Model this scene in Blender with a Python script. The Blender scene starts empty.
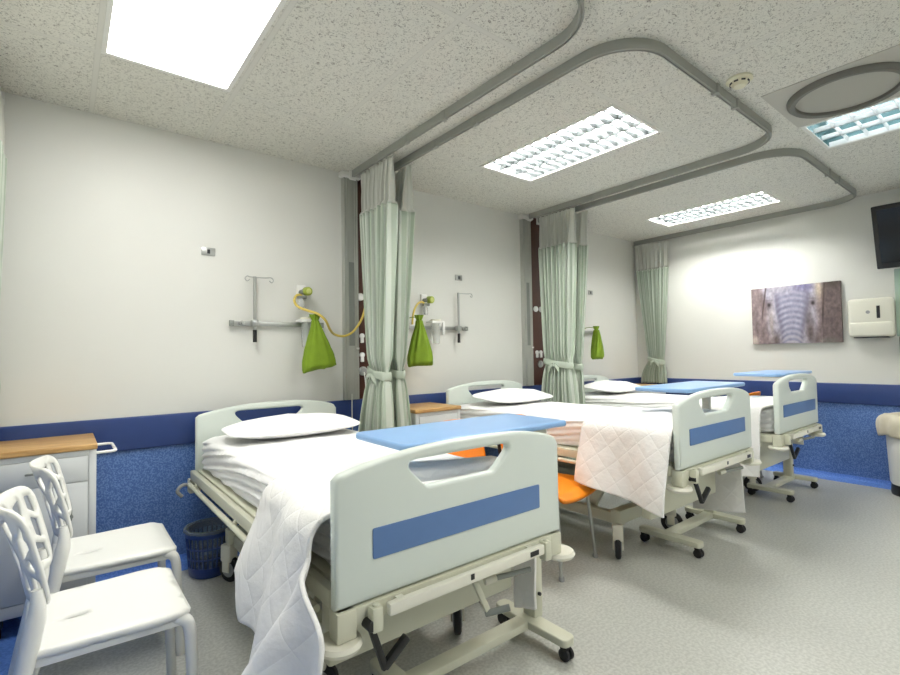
import bpy, bmesh, math, random
from mathutils import Vector, Matrix, noise
from mathutils.geometry import delaunay_2d_cdt

random.seed(7)
SC = bpy.context.scene
COL = SC.collection
PI = math.pi
R = math.radians

# ------------------------------------------------------------------ helpers
def lin(c):
    return tuple(((v / 255) / 12.92 if v / 255 <= .04045 else ((v / 255 + .055) / 1.055) ** 2.4) for v in c)

def new_mat(name):
    m = bpy.data.materials.new(name)
    m.use_nodes = True
    nt = m.node_tree
    return m, nt, nt.nodes['Principled BSDF']

def mat(name, c, rough=.5, metal=0, var=0, scale=8, bump=0, bscale=60, spec=.5, sheen=0, coat=0, trans=0, alpha=1):
    """plain procedural surface: colour, slight noise variation, noise bump"""
    m, nt, p = new_mat(name)
    N, L = nt.nodes, nt.links
    col = (*lin(c), 1)
    p.inputs['Base Color'].default_value = col
    p.inputs['Roughness'].default_value = rough
    p.inputs['Metallic'].default_value = metal
    p.inputs['Specular IOR Level'].default_value = spec
    p.inputs['Coat Weight'].default_value = coat
    p.inputs['Sheen Weight'].default_value = sheen
    p.inputs['Transmission Weight'].default_value = trans
    p.inputs['Alpha'].default_value = alpha
    if var or bump:
        tc = N.new('ShaderNodeTexCoord')
    if var:
        nz = N.new('ShaderNodeTexNoise')
        nz.inputs['Scale'].default_value = scale
        nz.inputs['Detail'].default_value = 4
        L.new(tc.outputs['Object'], nz.inputs['Vector'])
        rp = N.new('ShaderNodeValToRGB')
        rp.color_ramp.elements[0].position = .3
        rp.color_ramp.elements[1].position = .7
        rp.color_ramp.elements[0].color = tuple(v * (1 - var) for v in col[:3]) + (1,)
        rp.color_ramp.elements[1].color = tuple(min(1, v * (1 + var)) for v in col[:3]) + (1,)
        L.new(nz.outputs['Fac'], rp.inputs['Fac'])
        L.new(rp.outputs['Color'], p.inputs['Base Color'])
    if bump:
        nb = N.new('ShaderNodeTexNoise')
        nb.inputs['Scale'].default_value = bscale
        nb.inputs['Detail'].default_value = 3
        L.new(tc.outputs['Object'], nb.inputs['Vector'])
        b = N.new('ShaderNodeBump')
        b.inputs['Strength'].default_value = bump
        b.inputs['Distance'].default_value = .01
        L.new(nb.outputs['Fac'], b.inputs['Height'])
        L.new(b.outputs['Normal'], p.inputs['Normal'])
    return m

def emit(name, c, s):
    m = bpy.data.materials.new(name)
    m.use_nodes = True
    nt = m.node_tree
    nt.nodes.clear()
    e = nt.nodes.new('ShaderNodeEmission')
    e.inputs['Color'].default_value = (*c, 1)
    e.inputs['Strength'].default_value = s
    o = nt.nodes.new('ShaderNodeOutputMaterial')
    nt.links.new(e.outputs[0], o.inputs[0])
    return m

def obj(name, bm, m, parent=None, smooth=40, loc=None):
    if isinstance(bm, bpy.types.Mesh):
        me = bm
        me.name = name
    else:
        me = bpy.data.meshes.new(name)
        bmesh.ops.recalc_face_normals(bm, faces=bm.faces[:])
        bm.to_mesh(me)
        bm.free()
    if m is not None and not me.materials:
        me.materials.append(m)
    if smooth:
        me.polygons.foreach_set('use_smooth', [True] * len(me.polygons))
        if smooth < 180:
            me.set_sharp_from_angle(angle=R(smooth))
    o = bpy.data.objects.new(name, me)
    COL.objects.link(o)
    if parent is not None:
        o.parent = parent
    if loc is not None:
        o.location = loc
    return o

def tag(o, label, cat, group=None):
    o['label'] = label
    o['category'] = cat
    if group:
        o['group'] = group
    return o

def thing(name, label, cat, loc=(0, 0, 0), rz=0, group=None):
    o = bpy.data.objects.new(name, None)
    o.empty_display_size = .1
    COL.objects.link(o)
    o.location = loc
    o.rotation_euler = (0, 0, rz)
    return tag(o, label, cat, group)

def struct(name, bm, m, smooth=0, parent=None):
    o = obj(name, bm, m, parent, smooth)
    if parent is None:
        o['kind'] = 'structure'
    return o

def copy_tree(o, parent=None):
    c = o.copy()
    COL.objects.link(c)
    if parent is not None:
        c.parent = parent
    for ch in list(o.children):
        copy_tree(ch, c)
    return c

def BM():
    return bmesh.new()

def merge(bm, t):
    me = bpy.data.meshes.new('tmp')
    t.to_mesh(me)
    t.free()
    bm.from_mesh(me)
    bpy.data.meshes.remove(me)
    return bm

def box(bm, x0, x1, y0, y1, z0, z1, bev=0, seg=2, M=None):
    t = bmesh.new()
    bmesh.ops.create_cube(t, size=1)
    for v in t.verts:
        v.co = Vector(((x0 + x1) / 2 + v.co.x * (x1 - x0), (y0 + y1) / 2 + v.co.y * (y1 - y0), (z0 + z1) / 2 + v.co.z * (z1 - z0)))
    if bev:
        bmesh.ops.bevel(t, geom=t.edges[:], offset=bev, segments=seg, profile=.5, affect='EDGES')
    if M is not None:
        bmesh.ops.transform(t, matrix=M, verts=t.verts[:])
    return merge(bm, t)

def bar(bm, p0, p1, w, h, bev=.003, up=(0, 0, 1)):
    """rectangular bar from p0 to p1, width w across, height h along up"""
    p0, p1 = Vector(p0), Vector(p1)
    d = (p1 - p0)
    l = d.length
    d.normalize()
    u = Vector(up)
    s = d.cross(u).normalized()
    u = s.cross(d).normalized()
    M = Matrix.Translation((p0 + p1) / 2) @ Matrix((d, s, u)).transposed().to_4x4()
    return box(bm, -l / 2, l / 2, -w / 2, w / 2, -h / 2, h / 2, bev, 2, M)

def tube(bm, pts, r, n=10, closed=False):
    pts = [Vector(p) for p in pts]
    k = len(pts)
    rs = r if isinstance(r, (list, tuple)) else [r] * k
    tan = []
    for i in range(k):
        a = pts[(i - 1) % k] if (closed or i > 0) else pts[i]
        b = pts[(i + 1) % k] if (closed or i < k - 1) else pts[i]
        tan.append((b - a).normalized())
    up = Vector((0, 0, 1)) if abs(tan[0].z) < .9 else Vector((1, 0, 0))
    nrm = tan[0].cross(up).normalized()
    rings = []
    for i in range(k):
        if i:
            q = tan[i - 1].rotation_difference(tan[i])
            nrm = (q @ nrm).normalized()
        bn = tan[i].cross(nrm)
        rings.append([bm.verts.new(pts[i] + (nrm * math.cos(2 * PI * j / n) + bn * math.sin(2 * PI * j / n)) * rs[i]) for j in range(n)])
    for i in range(k if closed else k - 1):
        a, b = rings[i], rings[(i + 1) % k]
        off = 0
        if closed and i == k - 1:
            off = min(range(n), key=lambda o: sum((a[j].co - b[(j + o) % n].co).length for j in range(n)))
        for j in range(n):
            bm.faces.new((a[j], a[(j + 1) % n], b[(j + 1 + off) % n], b[(j + off) % n]))
    if not closed:
        bm.faces.new(list(reversed(rings[0])))
        bm.faces.new(rings[-1])
    return bm

def smooth_path(pts, sub=6):
    """Catmull-Rom through points"""
    P = [Vector(p) for p in pts]
    out = []
    for i in range(len(P) - 1):
        a, b, c, d = P[max(i - 1, 0)], P[i], P[i + 1], P[min(i + 2, len(P) - 1)]
        for s in range(sub):
            t = s / sub
            out.append(.5 * ((2 * b) + (c - a) * t + (2 * a - 5 * b + 4 * c - d) * t * t + (3 * b - a - 3 * c + d) * t ** 3))
    out.append(P[-1])
    return out

def lathe(bm, prof, c=(0, 0, 0), n=28, M=None, capped=True):
    t = bmesh.new()
    rings = []
    for r, z in prof:
        rings.append([t.verts.new((r * math.cos(2 * PI * j / n), r * math.sin(2 * PI * j / n), z)) for j in range(n)])
    for a, b in zip(rings, rings[1:]):
        for j in range(n):
            t.faces.new((a[j], a[(j + 1) % n], b[(j + 1) % n], b[j]))
    if capped:
        t.faces.new(list(reversed(rings[0])))
        t.faces.new(rings[-1])
    bmesh.ops.remove_doubles(t, verts=t.verts[:], dist=1e-6)
    if M is not None:
        bmesh.ops.transform(t, matrix=M, verts=t.verts[:])
    bmesh.ops.translate(t, vec=Vector(c), verts=t.verts[:])
    return merge(bm, t)

def cyl(bm, p0, p1, r, n=20, bev=.0):
    """cylinder with softened rims"""
    p0, p1 = Vector(p0), Vector(p1)
    d = p1 - p0
    l = d.length
    M = Matrix.Translation(p0) @ Vector((0, 0, 1)).rotation_difference(d.normalized()).to_matrix().to_4x4()
    b = bev or min(r, l) * .12
    return lathe(bm, [(r - b, 0), (r, b), (r, l - b), (r - b, l)], n=n, M=M)

def round_poly(pts, seg=6):
    """pts: (x, y, radius) -> outline with rounded corners"""
    out = []
    k = len(pts)
    for i in range(k):
        x, y, r = pts[i]
        p = Vector((x, y))
        if r <= 0:
            out.append((x, y))
            continue
        a = Vector(pts[i - 1][:2])
        b = Vector(pts[(i + 1) % k][:2])
        da, db = (a - p), (b - p)
        la, lb = da.length, db.length
        da.normalize()
        db.normalize()
        ang = da.angle(db)
        t = min(r / math.tan(ang / 2), la * .49, lb * .49)
        p0, p1 = p + da * t, p + db * t
        for s in range(seg + 1):
            q = s / seg
            c = (1 - q) ** 2 * p0 + 2 * q * (1 - q) * p + q * q * p1
            out.append((c.x, c.y))
    return out

def plate(outer, holes=(), depth=.03, bevel=.004, M=None, res=2):
    """flat board in the XY plane, thickness depth centred on z=0, rounded rims; returns a Mesh"""
    cu = bpy.data.curves.new('tmpc', 'CURVE')
    cu.dimensions = '2D'
    cu.fill_mode = 'BOTH'
    cu.extrude = max(depth / 2 - bevel, 0.0001)
    cu.bevel_depth = bevel
    cu.bevel_resolution = res
    cu.offset = -bevel
    for loop in [outer] + list(holes):
        sp = cu.splines.new('POLY')
        sp.points.add(len(loop) - 1)
        for pt, q in zip(sp.points, loop):
            pt.co = (q[0], q[1], 0, 1)
        sp.use_cyclic_u = True
    o = bpy.data.objects.new('tmpo', cu)
    COL.objects.link(o)
    dg = bpy.context.evaluated_depsgraph_get()
    dg.update()
    me = bpy.data.meshes.new_from_object(o.evaluated_get(dg))
    bpy.data.objects.remove(o)
    bpy.data.curves.remove(cu)
    me.materials.clear()
    if M is not None:
        me.transform(M)
    t = bmesh.new()
    t.from_mesh(me)
    bmesh.ops.remove_doubles(t, verts=t.verts[:], dist=1e-5)
    t.to_mesh(me)
    t.free()
    return me

def inside(p, poly):
    x, y = p
    c = False
    j = len(poly) - 1
    for i in range(len(poly)):
        xi, yi = poly[i]
        xj, yj = poly[j]
        if (yi > y) != (yj > y) and x < (xj - xi) * (y - yi) / (yj - yi) + xi:
            c = not c
        j = i
    return c

def sheet_holes(outer, holes, step):
    """triangulated 2-D sheet with holes and interior points, ready to be bent"""
    def dens(l):
        o = []
        for i in range(len(l)):
            a, b = Vector(l[i]), Vector(l[(i + 1) % len(l)])
            k = max(1, int((b - a).length / step))
            o += [tuple(a.lerp(b, s / k)) for s in range(k)]
        return o
    outer = dens(outer)
    holes = [dens(h) for h in holes]
    co, ed = [], []
    for l in [outer] + holes:
        s = len(co)
        co += l
        ed += [(s + i, s + (i + 1) % len(l)) for i in range(len(l))]
    xs, ys = [c[0] for c in outer], [c[1] for c in outer]
    x = min(xs)
    while x < max(xs):
        y = min(ys)
        while y < max(ys):
            q = (x + random.uniform(-.2, .2) * step, y + random.uniform(-.2, .2) * step)
            if inside(q, outer) and not any(inside(q, h) for h in holes):
                if min((q[0] - c[0]) ** 2 + (q[1] - c[1]) ** 2 for c in co) > (step * .55) ** 2:
                    co.append(q)
            y += step
        x += step
    vo, _, fo, *_ = delaunay_2d_cdt([Vector(c) for c in co], ed, [], 0, 1e-6)
    tris = []
    for f in fo:
        c = (sum(vo[i].x for i in f) / len(f), sum(vo[i].y for i in f) / len(f))
        if inside(c, outer) and not any(inside(c, h) for h in holes):
            tris.append(f)
    return vo, tris

def grid(bm, nu, nv, fn, closed_u=False):
    vs = [[bm.verts.new(fn(i / (nu if closed_u else nu - 1), j / (nv - 1))) for i in range(nu)] for j in range(nv)]
    for j in range(nv - 1):
        for i in range(nu if closed_u else nu - 1):
            bm.faces.new((vs[j][i], vs[j][(i + 1) % nu], vs[j + 1][(i + 1) % nu], vs[j + 1][i]))
    return vs

def solid(o, t, off=0):
    s = o.modifiers.new('thickness', 'SOLIDIFY')
    s.thickness = t
    s.offset = off
    return o

def sst(a, b, x):
    t = max(0, min(1, (x - a) / (b - a)))
    return t * t * (3 - 2 * t)

def lerp(a, b, t):
    return a + (b - a) * t

def nz(x, y, z, s=1):
    return noise.noise(Vector((x * s, y * s, z * s)))

# ------------------------------------------------------------------ materials
M = {}
M['wall'] = mat('wall_paint', (217, 217, 210), .55, var=.015, scale=2, bump=.03, bscale=300)
M['navy'] = mat('navy_bumper', (44, 66, 122), .38, var=.04, scale=12)
M['mint'] = mat('mint_board', (212, 220, 211), .35, var=.01, scale=5)
M['cream'] = mat('cream_steel', (205, 205, 184), .35)
M['cream_dark'] = mat('cream_plastic', (226, 224, 208), .4)
M['panel_blue'] = mat('blue_panel', (92, 124, 172), .4, var=.02, scale=20)
M['table_blue'] = mat('table_blue', (138, 176, 220), .3, var=.02, scale=6)
M['sheet'] = mat('white_sheet', (238, 238, 236), .85, var=.01, scale=5, bump=.08, bscale=90)
M['pillow'] = mat('pillow_cotton', (242, 242, 240), .85, bump=.1, bscale=60)
M['rubber'] = mat('black_rubber', (26, 26, 27), .6)
M['black'] = mat('black_plastic', (22, 23, 24), .35)
M['steel'] = mat('brushed_steel', (178, 180, 176), .32, metal=.85)
M['alu'] = mat('grey_aluminium', (182, 184, 176), .42, metal=.35)
M['groove'] = mat('grey_groove', (138, 142, 136), .5, metal=.2)
M['white'] = mat('white_plastic', (236, 236, 232), .35)
M['chair'] = mat('white_chair_plastic', (236, 236, 229), .42, var=.01, scale=4)
M['cab'] = mat('cabinet_laminate', (206, 209, 208), .4, var=.01, scale=5)
M['orange'] = mat('orange_plastic', (243, 140, 26), .38)
M['green'] = mat('green_bag_cloth', (118, 146, 28), .8, var=.1, scale=14, bump=.15, bscale=120)
M['dial'] = mat('green_dial', (156, 172, 60), .4)
M['hose'] = mat('yellow_hose', (216, 192, 92), .4)
M['brown'] = mat('brown_panel', (72, 40, 28), .45, var=.08, scale=20)
M['track'] = mat('curtain_track_grey', (158, 160, 152), .45, metal=.1)
M['trim_white'] = mat('white_metal', (226, 226, 220), .4)
M['spk'] = mat('speaker_grille', (176, 175, 165), .7, bump=.15, bscale=500)
M['spk_rim'] = mat('speaker_rim', (112, 111, 104), .5)
M['spk_panel'] = mat('speaker_panel', (186, 184, 174), .7)
M['liner'] = mat('bin_liner', (214, 206, 184), .5, var=.05, scale=20)
M['basket'] = mat('basket_blue', (34, 62, 128), .35)
M['bag_clear'] = mat('basket_liner', (168, 178, 172), .3, alpha=.4)
M['cord'] = mat('white_cord', (222, 222, 214), .5)
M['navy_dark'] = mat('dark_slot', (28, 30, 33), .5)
M['smoke'] = mat('detector_cream', (228, 224, 196), .45)
M['canvas'] = mat('canvas_edge', (110, 98, 96), .8)
M['glass_green'] = mat('mirror_glass', (178, 200, 186), .15, metal=.3)
M['jar'] = mat('clear_jar', (226, 230, 226), .15, alpha=.32)
M['logo'] = mat('grey_logo', (150, 152, 150), .4)
M['lcd'] = mat('tv_screen', (14, 17, 18), .16)
M['chrome'] = mat('chrome', (205, 206, 204), .15, metal=1)
M['red'] = mat('red_button', (180, 60, 50), .4)

def wood_mat():
    m, nt, p = new_mat('light_wood')
    N, L = nt.nodes, nt.links
    tc = N.new('ShaderNodeTexCoord')
    mp = N.new('ShaderNodeMapping')
    mp.inputs['Scale'].default_value = (3, 30, 30)
    n = N.new('ShaderNodeTexNoise')
    n.inputs['Scale'].default_value = 2
    n.inputs['Detail'].default_value = 6
    r = N.new('ShaderNodeValToRGB')
    r.color_ramp.elements[0].position = .35
    r.color_ramp.elements[1].position = .68
    r.color_ramp.elements[0].color = (*lin((172, 132, 78)), 1)
    r.color_ramp.elements[1].color = (*lin((206, 166, 106)), 1)
    L.new(tc.outputs['Object'], mp.inputs['Vector'])
    L.new(mp.outputs[0], n.inputs['Vector'])
    L.new(n.outputs['Fac'], r.inputs['Fac'])
    L.new(r.outputs['Color'], p.inputs['Base Color'])
    p.inputs['Roughness'].default_value = .4
    return m
M['wood'] = wood_mat()

def speckle_mat(name, base, dark, light, scale, rough=.45, pos=(.38, .5, .62), big=.06, bump=0):
    """vinyl with fine flecks"""
    m, nt, p = new_mat(name)
    N, L = nt.nodes, nt.links
    tc = N.new('ShaderNodeTexCoord')
    n = N.new('ShaderNodeTexNoise')
    n.inputs['Scale'].default_value = scale
    n.inputs['Detail'].default_value = 2
    r = N.new('ShaderNodeValToRGB')
    e = r.color_ramp.elements
    e[0].position, e[0].color = pos[0], (*lin(dark), 1)
    e[1].position, e[1].color = pos[2], (*lin(light), 1)
    k = r.color_ramp.elements.new(pos[1])
    k.color = (*lin(base), 1)
    n2 = N.new('ShaderNodeTexNoise')
    n2.inputs['Scale'].default_value = 2.2
    n2.inputs['Detail'].default_value = 3
    mr = N.new('ShaderNodeMapRange')
    mr.inputs[1].default_value, mr.inputs[2].default_value = .3, .7
    mr.inputs[3].default_value, mr.inputs[4].default_value = 1 - big, 1 + big
    mx = N.new('ShaderNodeMix')
    mx.data_type = 'RGBA'
    mx.blend_type = 'MULTIPLY'
    mx.inputs[0].default_value = 1
    L.new(tc.outputs['Object'], n.inputs['Vector'])
    L.new(tc.outputs['Object'], n2.inputs['Vector'])
    L.new(n.outputs['Fac'], r.inputs['Fac'])
    L.new(n2.outputs['Fac'], mr.inputs[0])
    L.new(r.outputs['Color'], mx.inputs[6])
    L.new(mr.outputs[0], mx.inputs[7])
    L.new(mx.outputs[2], p.inputs['Base Color'])
    p.inputs['Roughness'].default_value = rough
    if bump:
        b = N.new('ShaderNodeBump')
        b.inputs['Strength'].default_value = bump
        b.inputs['Distance'].default_value = .003
        L.new(n.outputs['Fac'], b.inputs['Height'])
        L.new(b.outputs['Normal'], p.inputs['Normal'])
    return m
M['floor'] = speckle_mat('grey_vinyl_floor', (181, 182, 174), (171, 172, 164), (190, 191, 183), 75, .36, big=.02)
M['blue_wall'] = speckle_mat('blue_speckled_vinyl', (86, 120, 180), (72, 105, 168), (112, 145, 200), 120, .42, big=.04)
M['border'] = speckle_mat('light_blue_vinyl', (98, 142, 220), (88, 130, 208), (112, 154, 228), 90, .4, big=.04)

TX0, TDX, TY0, TDY = .031, .611, -.728, 1.212      # ceiling tile lattice

def ceiling_mat():
    m, nt, p = new_mat('mineral_fibre_tiles')
    N, L = nt.nodes, nt.links
    tc = N.new('ShaderNodeTexCoord')
    sp = N.new('ShaderNodeSeparateXYZ')
    L.new(tc.outputs['Object'], sp.inputs[0])

    def mth(op, a, b=None):
        n = N.new('ShaderNodeMath')
        n.operation = op
        for i, v in enumerate((a, b)):
            if v is None:
                continue
            if isinstance(v, (int, float)):
                n.inputs[i].default_value = v
            else:
                L.new(v, n.inputs[i])
        return n.outputs[0]

    def seam(ax, o, d):
        t = mth('DIVIDE', mth('SUBTRACT', sp.outputs[ax], o), d)
        f = mth('FRACT', mth('ADD', t, 100.5))
        return mth('MULTIPLY', mth('ABSOLUTE', mth('SUBTRACT', f, .5)), d)   # distance to the seam
    dist = mth('MINIMUM', seam(0, TX0, TDX), seam(1, TY0, TDY))
    tbar = mth('LESS_THAN', dist, .010)
    edge = mth('LESS_THAN', dist, .0135)
    # fissures and pin holes
    w = N.new('ShaderNodeTexNoise')
    w.inputs['Scale'].default_value = 74
    w.inputs['Detail'].default_value = 4
    w.inputs['Distortion'].default_value = 1.6
    L.new(tc.outputs['Object'], w.inputs['Vector'])
    r = N.new('ShaderNodeValToRGB')
    r.color_ramp.elements[0].position, r.color_ramp.elements[0].color = .34, (*lin((152, 150, 140)), 1)
    r.color_ramp.elements[1].position, r.color_ramp.elements[1].color = .46, (*lin((222, 221, 211)), 1)
    L.new(w.outputs['Fac'], r.inputs['Fac'])
    v = N.new('ShaderNodeTexVoronoi')
    v.inputs['Scale'].default_value = 95
    L.new(tc.outputs['Object'], v.inputs['Vector'])
    r2 = N.new('ShaderNodeValToRGB')
    r2.color_ramp.elements[0].position, r2.color_ramp.elements[0].color = .08, (.72, .72, .72, 1)
    r2.color_ramp.elements[1].position, r2.color_ramp.elements[1].color = .2, (1, 1, 1, 1)
    L.new(v.outputs['Distance'], r2.inputs['Fac'])
    mu = N.new('ShaderNodeMix')
    mu.data_type, mu.blend_type = 'RGBA', 'MULTIPLY'
    mu.inputs[0].default_value = 1
    L.new(r.outputs['Color'], mu.inputs[6])
    L.new(r2.outputs['Color'], mu.inputs[7])
    mx0 = N.new('ShaderNodeMix')
    mx0.data_type = 'RGBA'
    L.new(edge, mx0.inputs[0])
    L.new(mu.outputs[2], mx0.inputs[6])
    mx0.inputs[7].default_value = (*lin((206, 205, 196)), 1)
    mx = N.new('ShaderNodeMix')
    mx.data_type = 'RGBA'
    L.new(tbar, mx.inputs[0])
    L.new(mx0.outputs[2], mx.inputs[6])
    mx.inputs[7].default_value = (*lin((216, 215, 206)), 1)
    L.new(mx.outputs[2], p.inputs['Base Color'])
    p.inputs['Roughness'].default_value = .9
    b = N.new('ShaderNodeBump')
    b.inputs['Strength'].default_value = .35
    b.inputs['Distance'].default_value = .004
    L.new(r.outputs['Color'], b.inputs['Height'])
    L.new(b.outputs['Normal'], p.inputs['Normal'])
    return m
M['ceiling'] = ceiling_mat()

def quilt_mat():
    m, nt, p = new_mat('quilted_cotton')
    N, L = nt.nodes, nt.links
    uv = N.new('ShaderNodeAttribute')
    uv.attribute_name = 'quv'
    sp = N.new('ShaderNodeSeparateXYZ')
    L.new(uv.outputs['Vector'], sp.inputs[0])

    def mth(op, a, b=None):
        n = N.new('ShaderNodeMath')
        n.operation = op
        for i, v in enumerate((a, b)):
            if v is None:
                continue
            if isinstance(v, (int, float)):
                n.inputs[i].default_value = v
            else:
                L.new(v, n.inputs[i])
        return n.outputs[0]
    s = mth('ADD', sp.outputs[0], sp.outputs[1])
    d = mth('SUBTRACT', sp.outputs[0], sp.outputs[1])
    a = mth('ABSOLUTE', mth('SINE', mth('MULTIPLY', s, PI / .13)))
    c = mth('ABSOLUTE', mth('SINE', mth('MULTIPLY', d, PI / .13)))
    h = mth('POWER', mth('MINIMUM', a, c), .45)
    nz_ = N.new('ShaderNodeTexNoise')
    nz_.inputs['Scale'].default_value = 38
    nz_.inputs['Detail'].default_value = 3
    L.new(uv.outputs['Vector'], nz_.inputs['Vector'])
    h2 = mth('ADD', h, mth('MULTIPLY', nz_.outputs['Fac'], .9))
    b = N.new('ShaderNodeBump')
    b.inputs['Strength'].default_value = .32
    b.inputs['Distance'].default_value = .008
    L.new(h2, b.inputs['Height'])
    L.new(b.outputs['Normal'], p.inputs['Normal'])
    p.inputs['Base Color'].default_value = (*lin((238, 237, 233)), 1)
    p.inputs['Roughness'].default_value = .85
    return m
M['quilt'] = quilt_mat()

def curtain_mat(name, c1, c2, alpha=1):
    m, nt, p = new_mat(name)
    N, L = nt.nodes, nt.links
    at = N.new('ShaderNodeAttribute')
    at.attribute_name = 'cuv'
    sp = N.new('ShaderNodeSeparateXYZ')
    L.new(at.outputs['Vector'], sp.inputs[0])
    ml = N.new('ShaderNodeMath')
    ml.operation = 'MULTIPLY'
    ml.inputs[1].default_value = 2 * PI / .045
    L.new(sp.outputs[0], ml.inputs[0])
    sn = N.new('ShaderNodeMath')
    sn.operation = 'SINE'
    L.new(ml.outputs[0], sn.inputs[0])
    r = N.new('ShaderNodeValToRGB')
    r.color_ramp.elements[0].position, r.color_ramp.elements[0].color = .42, (*lin(c1), 1)
    r.color_ramp.elements[1].position, r.color_ramp.elements[1].color = .6, (*lin(c2), 1)
    mr = N.new('ShaderNodeMapRange')
    mr.inputs[1].default_value = -1
    L.new(sn.outputs[0], mr.inputs[0])
    L.new(mr.outputs[0], r.inputs['Fac'])
    L.new(r.outputs['Color'], p.inputs['Base Color'])
    p.inputs['Roughness'].default_value = .8
    # a thin cloth lets some light through
    out = N['Material Output']
    tl = N.new('ShaderNodeBsdfTranslucent')
    L.new(r.outputs['Color'], tl.inputs['Color'])
    ms = N.new('ShaderNodeMixShader')
    ms.inputs[0].default_value = .3
    L.new(p.outputs[0], ms.inputs[1])
    L.new(tl.outputs[0], ms.inputs[2])
    L.new(ms.outputs[0], out.inputs['Surface'])
    p.inputs['Alpha'].default_value = alpha
    return m
M['curtain'] = curtain_mat('sage_curtain', (196, 208, 190), (224, 231, 219))
M['mesh'] = curtain_mat('curtain_mesh_top', (224, 225, 216), (232, 233, 225), .95)

# ------------------------------------------------------------------ room
XL, XR, YB, YF, H = -.42, 5.911, 0.0, -6.3, 2.74
T = .12
struct('floor', box(BM(), XL - T, XR + T, YF - T, YB + T, -.1, 0), M['floor'])
struct('wall_back', box(BM(), XL - T, XR + T, 0, T, 0, 2.9), M['wall'])
struct('wall_front', box(BM(), XL - T, XR + T, YF - T, YF, 0, 2.9), M['wall'])
struct('wall_left', box(BM(), XL - T, XL, YF, 0, 0, 2.9), M['wall'])
struct('wall_right', box(BM(), XR, XR + T, YF, 0, 0, 2.9), M['wall'])

# luminaires: x0, x1, y0, y1, kind
LIGHTS = [(.045, .612, -1.935, -.735, 'panel'), (2.44, 3.01, -1.92, -.755, 'louver'), (4.955, 5.45, -1.86, -.70, 'louver'),
          (3.70, 4.275, -3.72, -2.505, 'dim'), (1.25, 1.84, -4.36, -3.16, 'panel'), (2.47, 3.06, -5.58, -4.38, 'panel'), (4.91, 5.5, -5.58, -4.38, 'panel')]  # last three panels are unseen, added to brighten the ward
def ceiling():
    bm = BM()
    xs = sorted({XL - T, XR + T} | {v for l in LIGHTS for v in l[:2]})
    ys = sorted({YF - T, YB + T} | {v for l in LIGHTS for v in l[2:4]})
    vs = {}
    def V(x, y):
        if (x, y) not in vs:
            vs[(x, y)] = bm.verts.new((x, y, H))
        return vs[(x, y)]
    for a, b in zip(xs, xs[1:]):
        for c, d in zip(ys, ys[1:]):
            mx, my = (a + b) / 2, (c + d) / 2
            if any(l[0] < mx < l[1] and l[2] < my < l[3] for l in LIGHTS):
                continue
            bm.faces.new((V(a, c), V(a, d), V(b, d), V(b, c)))
    g = bmesh.ops.extrude_face_region(bm, geom=bm.faces[:])
    bmesh.ops.translate(bm, vec=(0, 0, .03), verts=[v for v in g['geom'] if isinstance(v, bmesh.types.BMVert)])
    return bm
struct('ceiling', ceiling(), M['ceiling'])
struct('trim_1', box(box(BM(), XL, XR, -.006, 0, 0, .74), XR - .006, XR, YF, -.006, 0, .74), M['blue_wall'])       # blue cladding
struct('trim_2', box(BM(), XL, XL + .006, YF, -.006, 0, .74), M['blue_wall'])
def bumper(along):
    bm = BM()
    if along == 'x':
        box(bm, XL, XR, -.026, 0, .738, .935, .008, 3)
    else:
        box(bm, XR - .026, XR, YF, -.026, .738, .935, .008, 3)
    return bm
struct('trim_3', bumper('x'), M['navy'], 30)
struct('trim_4', bumper('y'), M['navy'], 30)
def border(pts):
    """coved skirting: up the wall, round, and out over the floor"""
    bm = BM()
    prof = [(.010, .045), (.012, .02), (.02, .008), (.04, .004), (.16, .003), (.161, 0), (.006, 0), (.006, .045)]
    if pts == 'x':
        rings = [[bm.verts.new((x, -a, b)) for a, b in prof] for x in (XL + .006, XR - .006)]
    elif pts == 'y':
        rings = [[bm.verts.new((XR - a, y, b)) for a, b in prof] for y in (-.16, YF)]
    else:
        rings = [[bm.verts.new((XL + a * 1.35, y, b)) for a, b in prof] for y in (-.16, YF)]
    n = len(prof)
    for j in range(n):
        bm.faces.new((rings[0][j], rings[0][(j + 1) % n], rings[1][(j + 1) % n], rings[1][j]))
    for r in rings:
        bm.faces.new(r)
    return bm
struct('baseboard_back', border('x'), M['border'], 40)
struct('baseboard_right', border('y'), M['border'], 40)
struct('baseboard_left', border('l'), M['border'], 40)

# ------------------------------------------------------------------ luminaires
E_PANEL, E_TUBE, E_DIM = 8.0, 74.0, 3.0
M['em_panel'] = emit('lit_diffuser', (1, .992, .968), E_PANEL)
M['em_tube'] = emit('lit_tube', (1, .992, .962), E_TUBE)
M['em_dim'] = emit('cool_tube', (.90, .97, 1), E_DIM)
M['reflector'] = mat('white_reflector', (128, 132, 132), .3)
M['reflector_cool'] = mat('cool_reflector', (128, 158, 160), .25, metal=.5)
M['blade_white'] = mat('white_louver_blade', (240, 243, 243), .3)
M['blade'] = mat('louver_blade', (72, 76, 76), .3)

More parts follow.
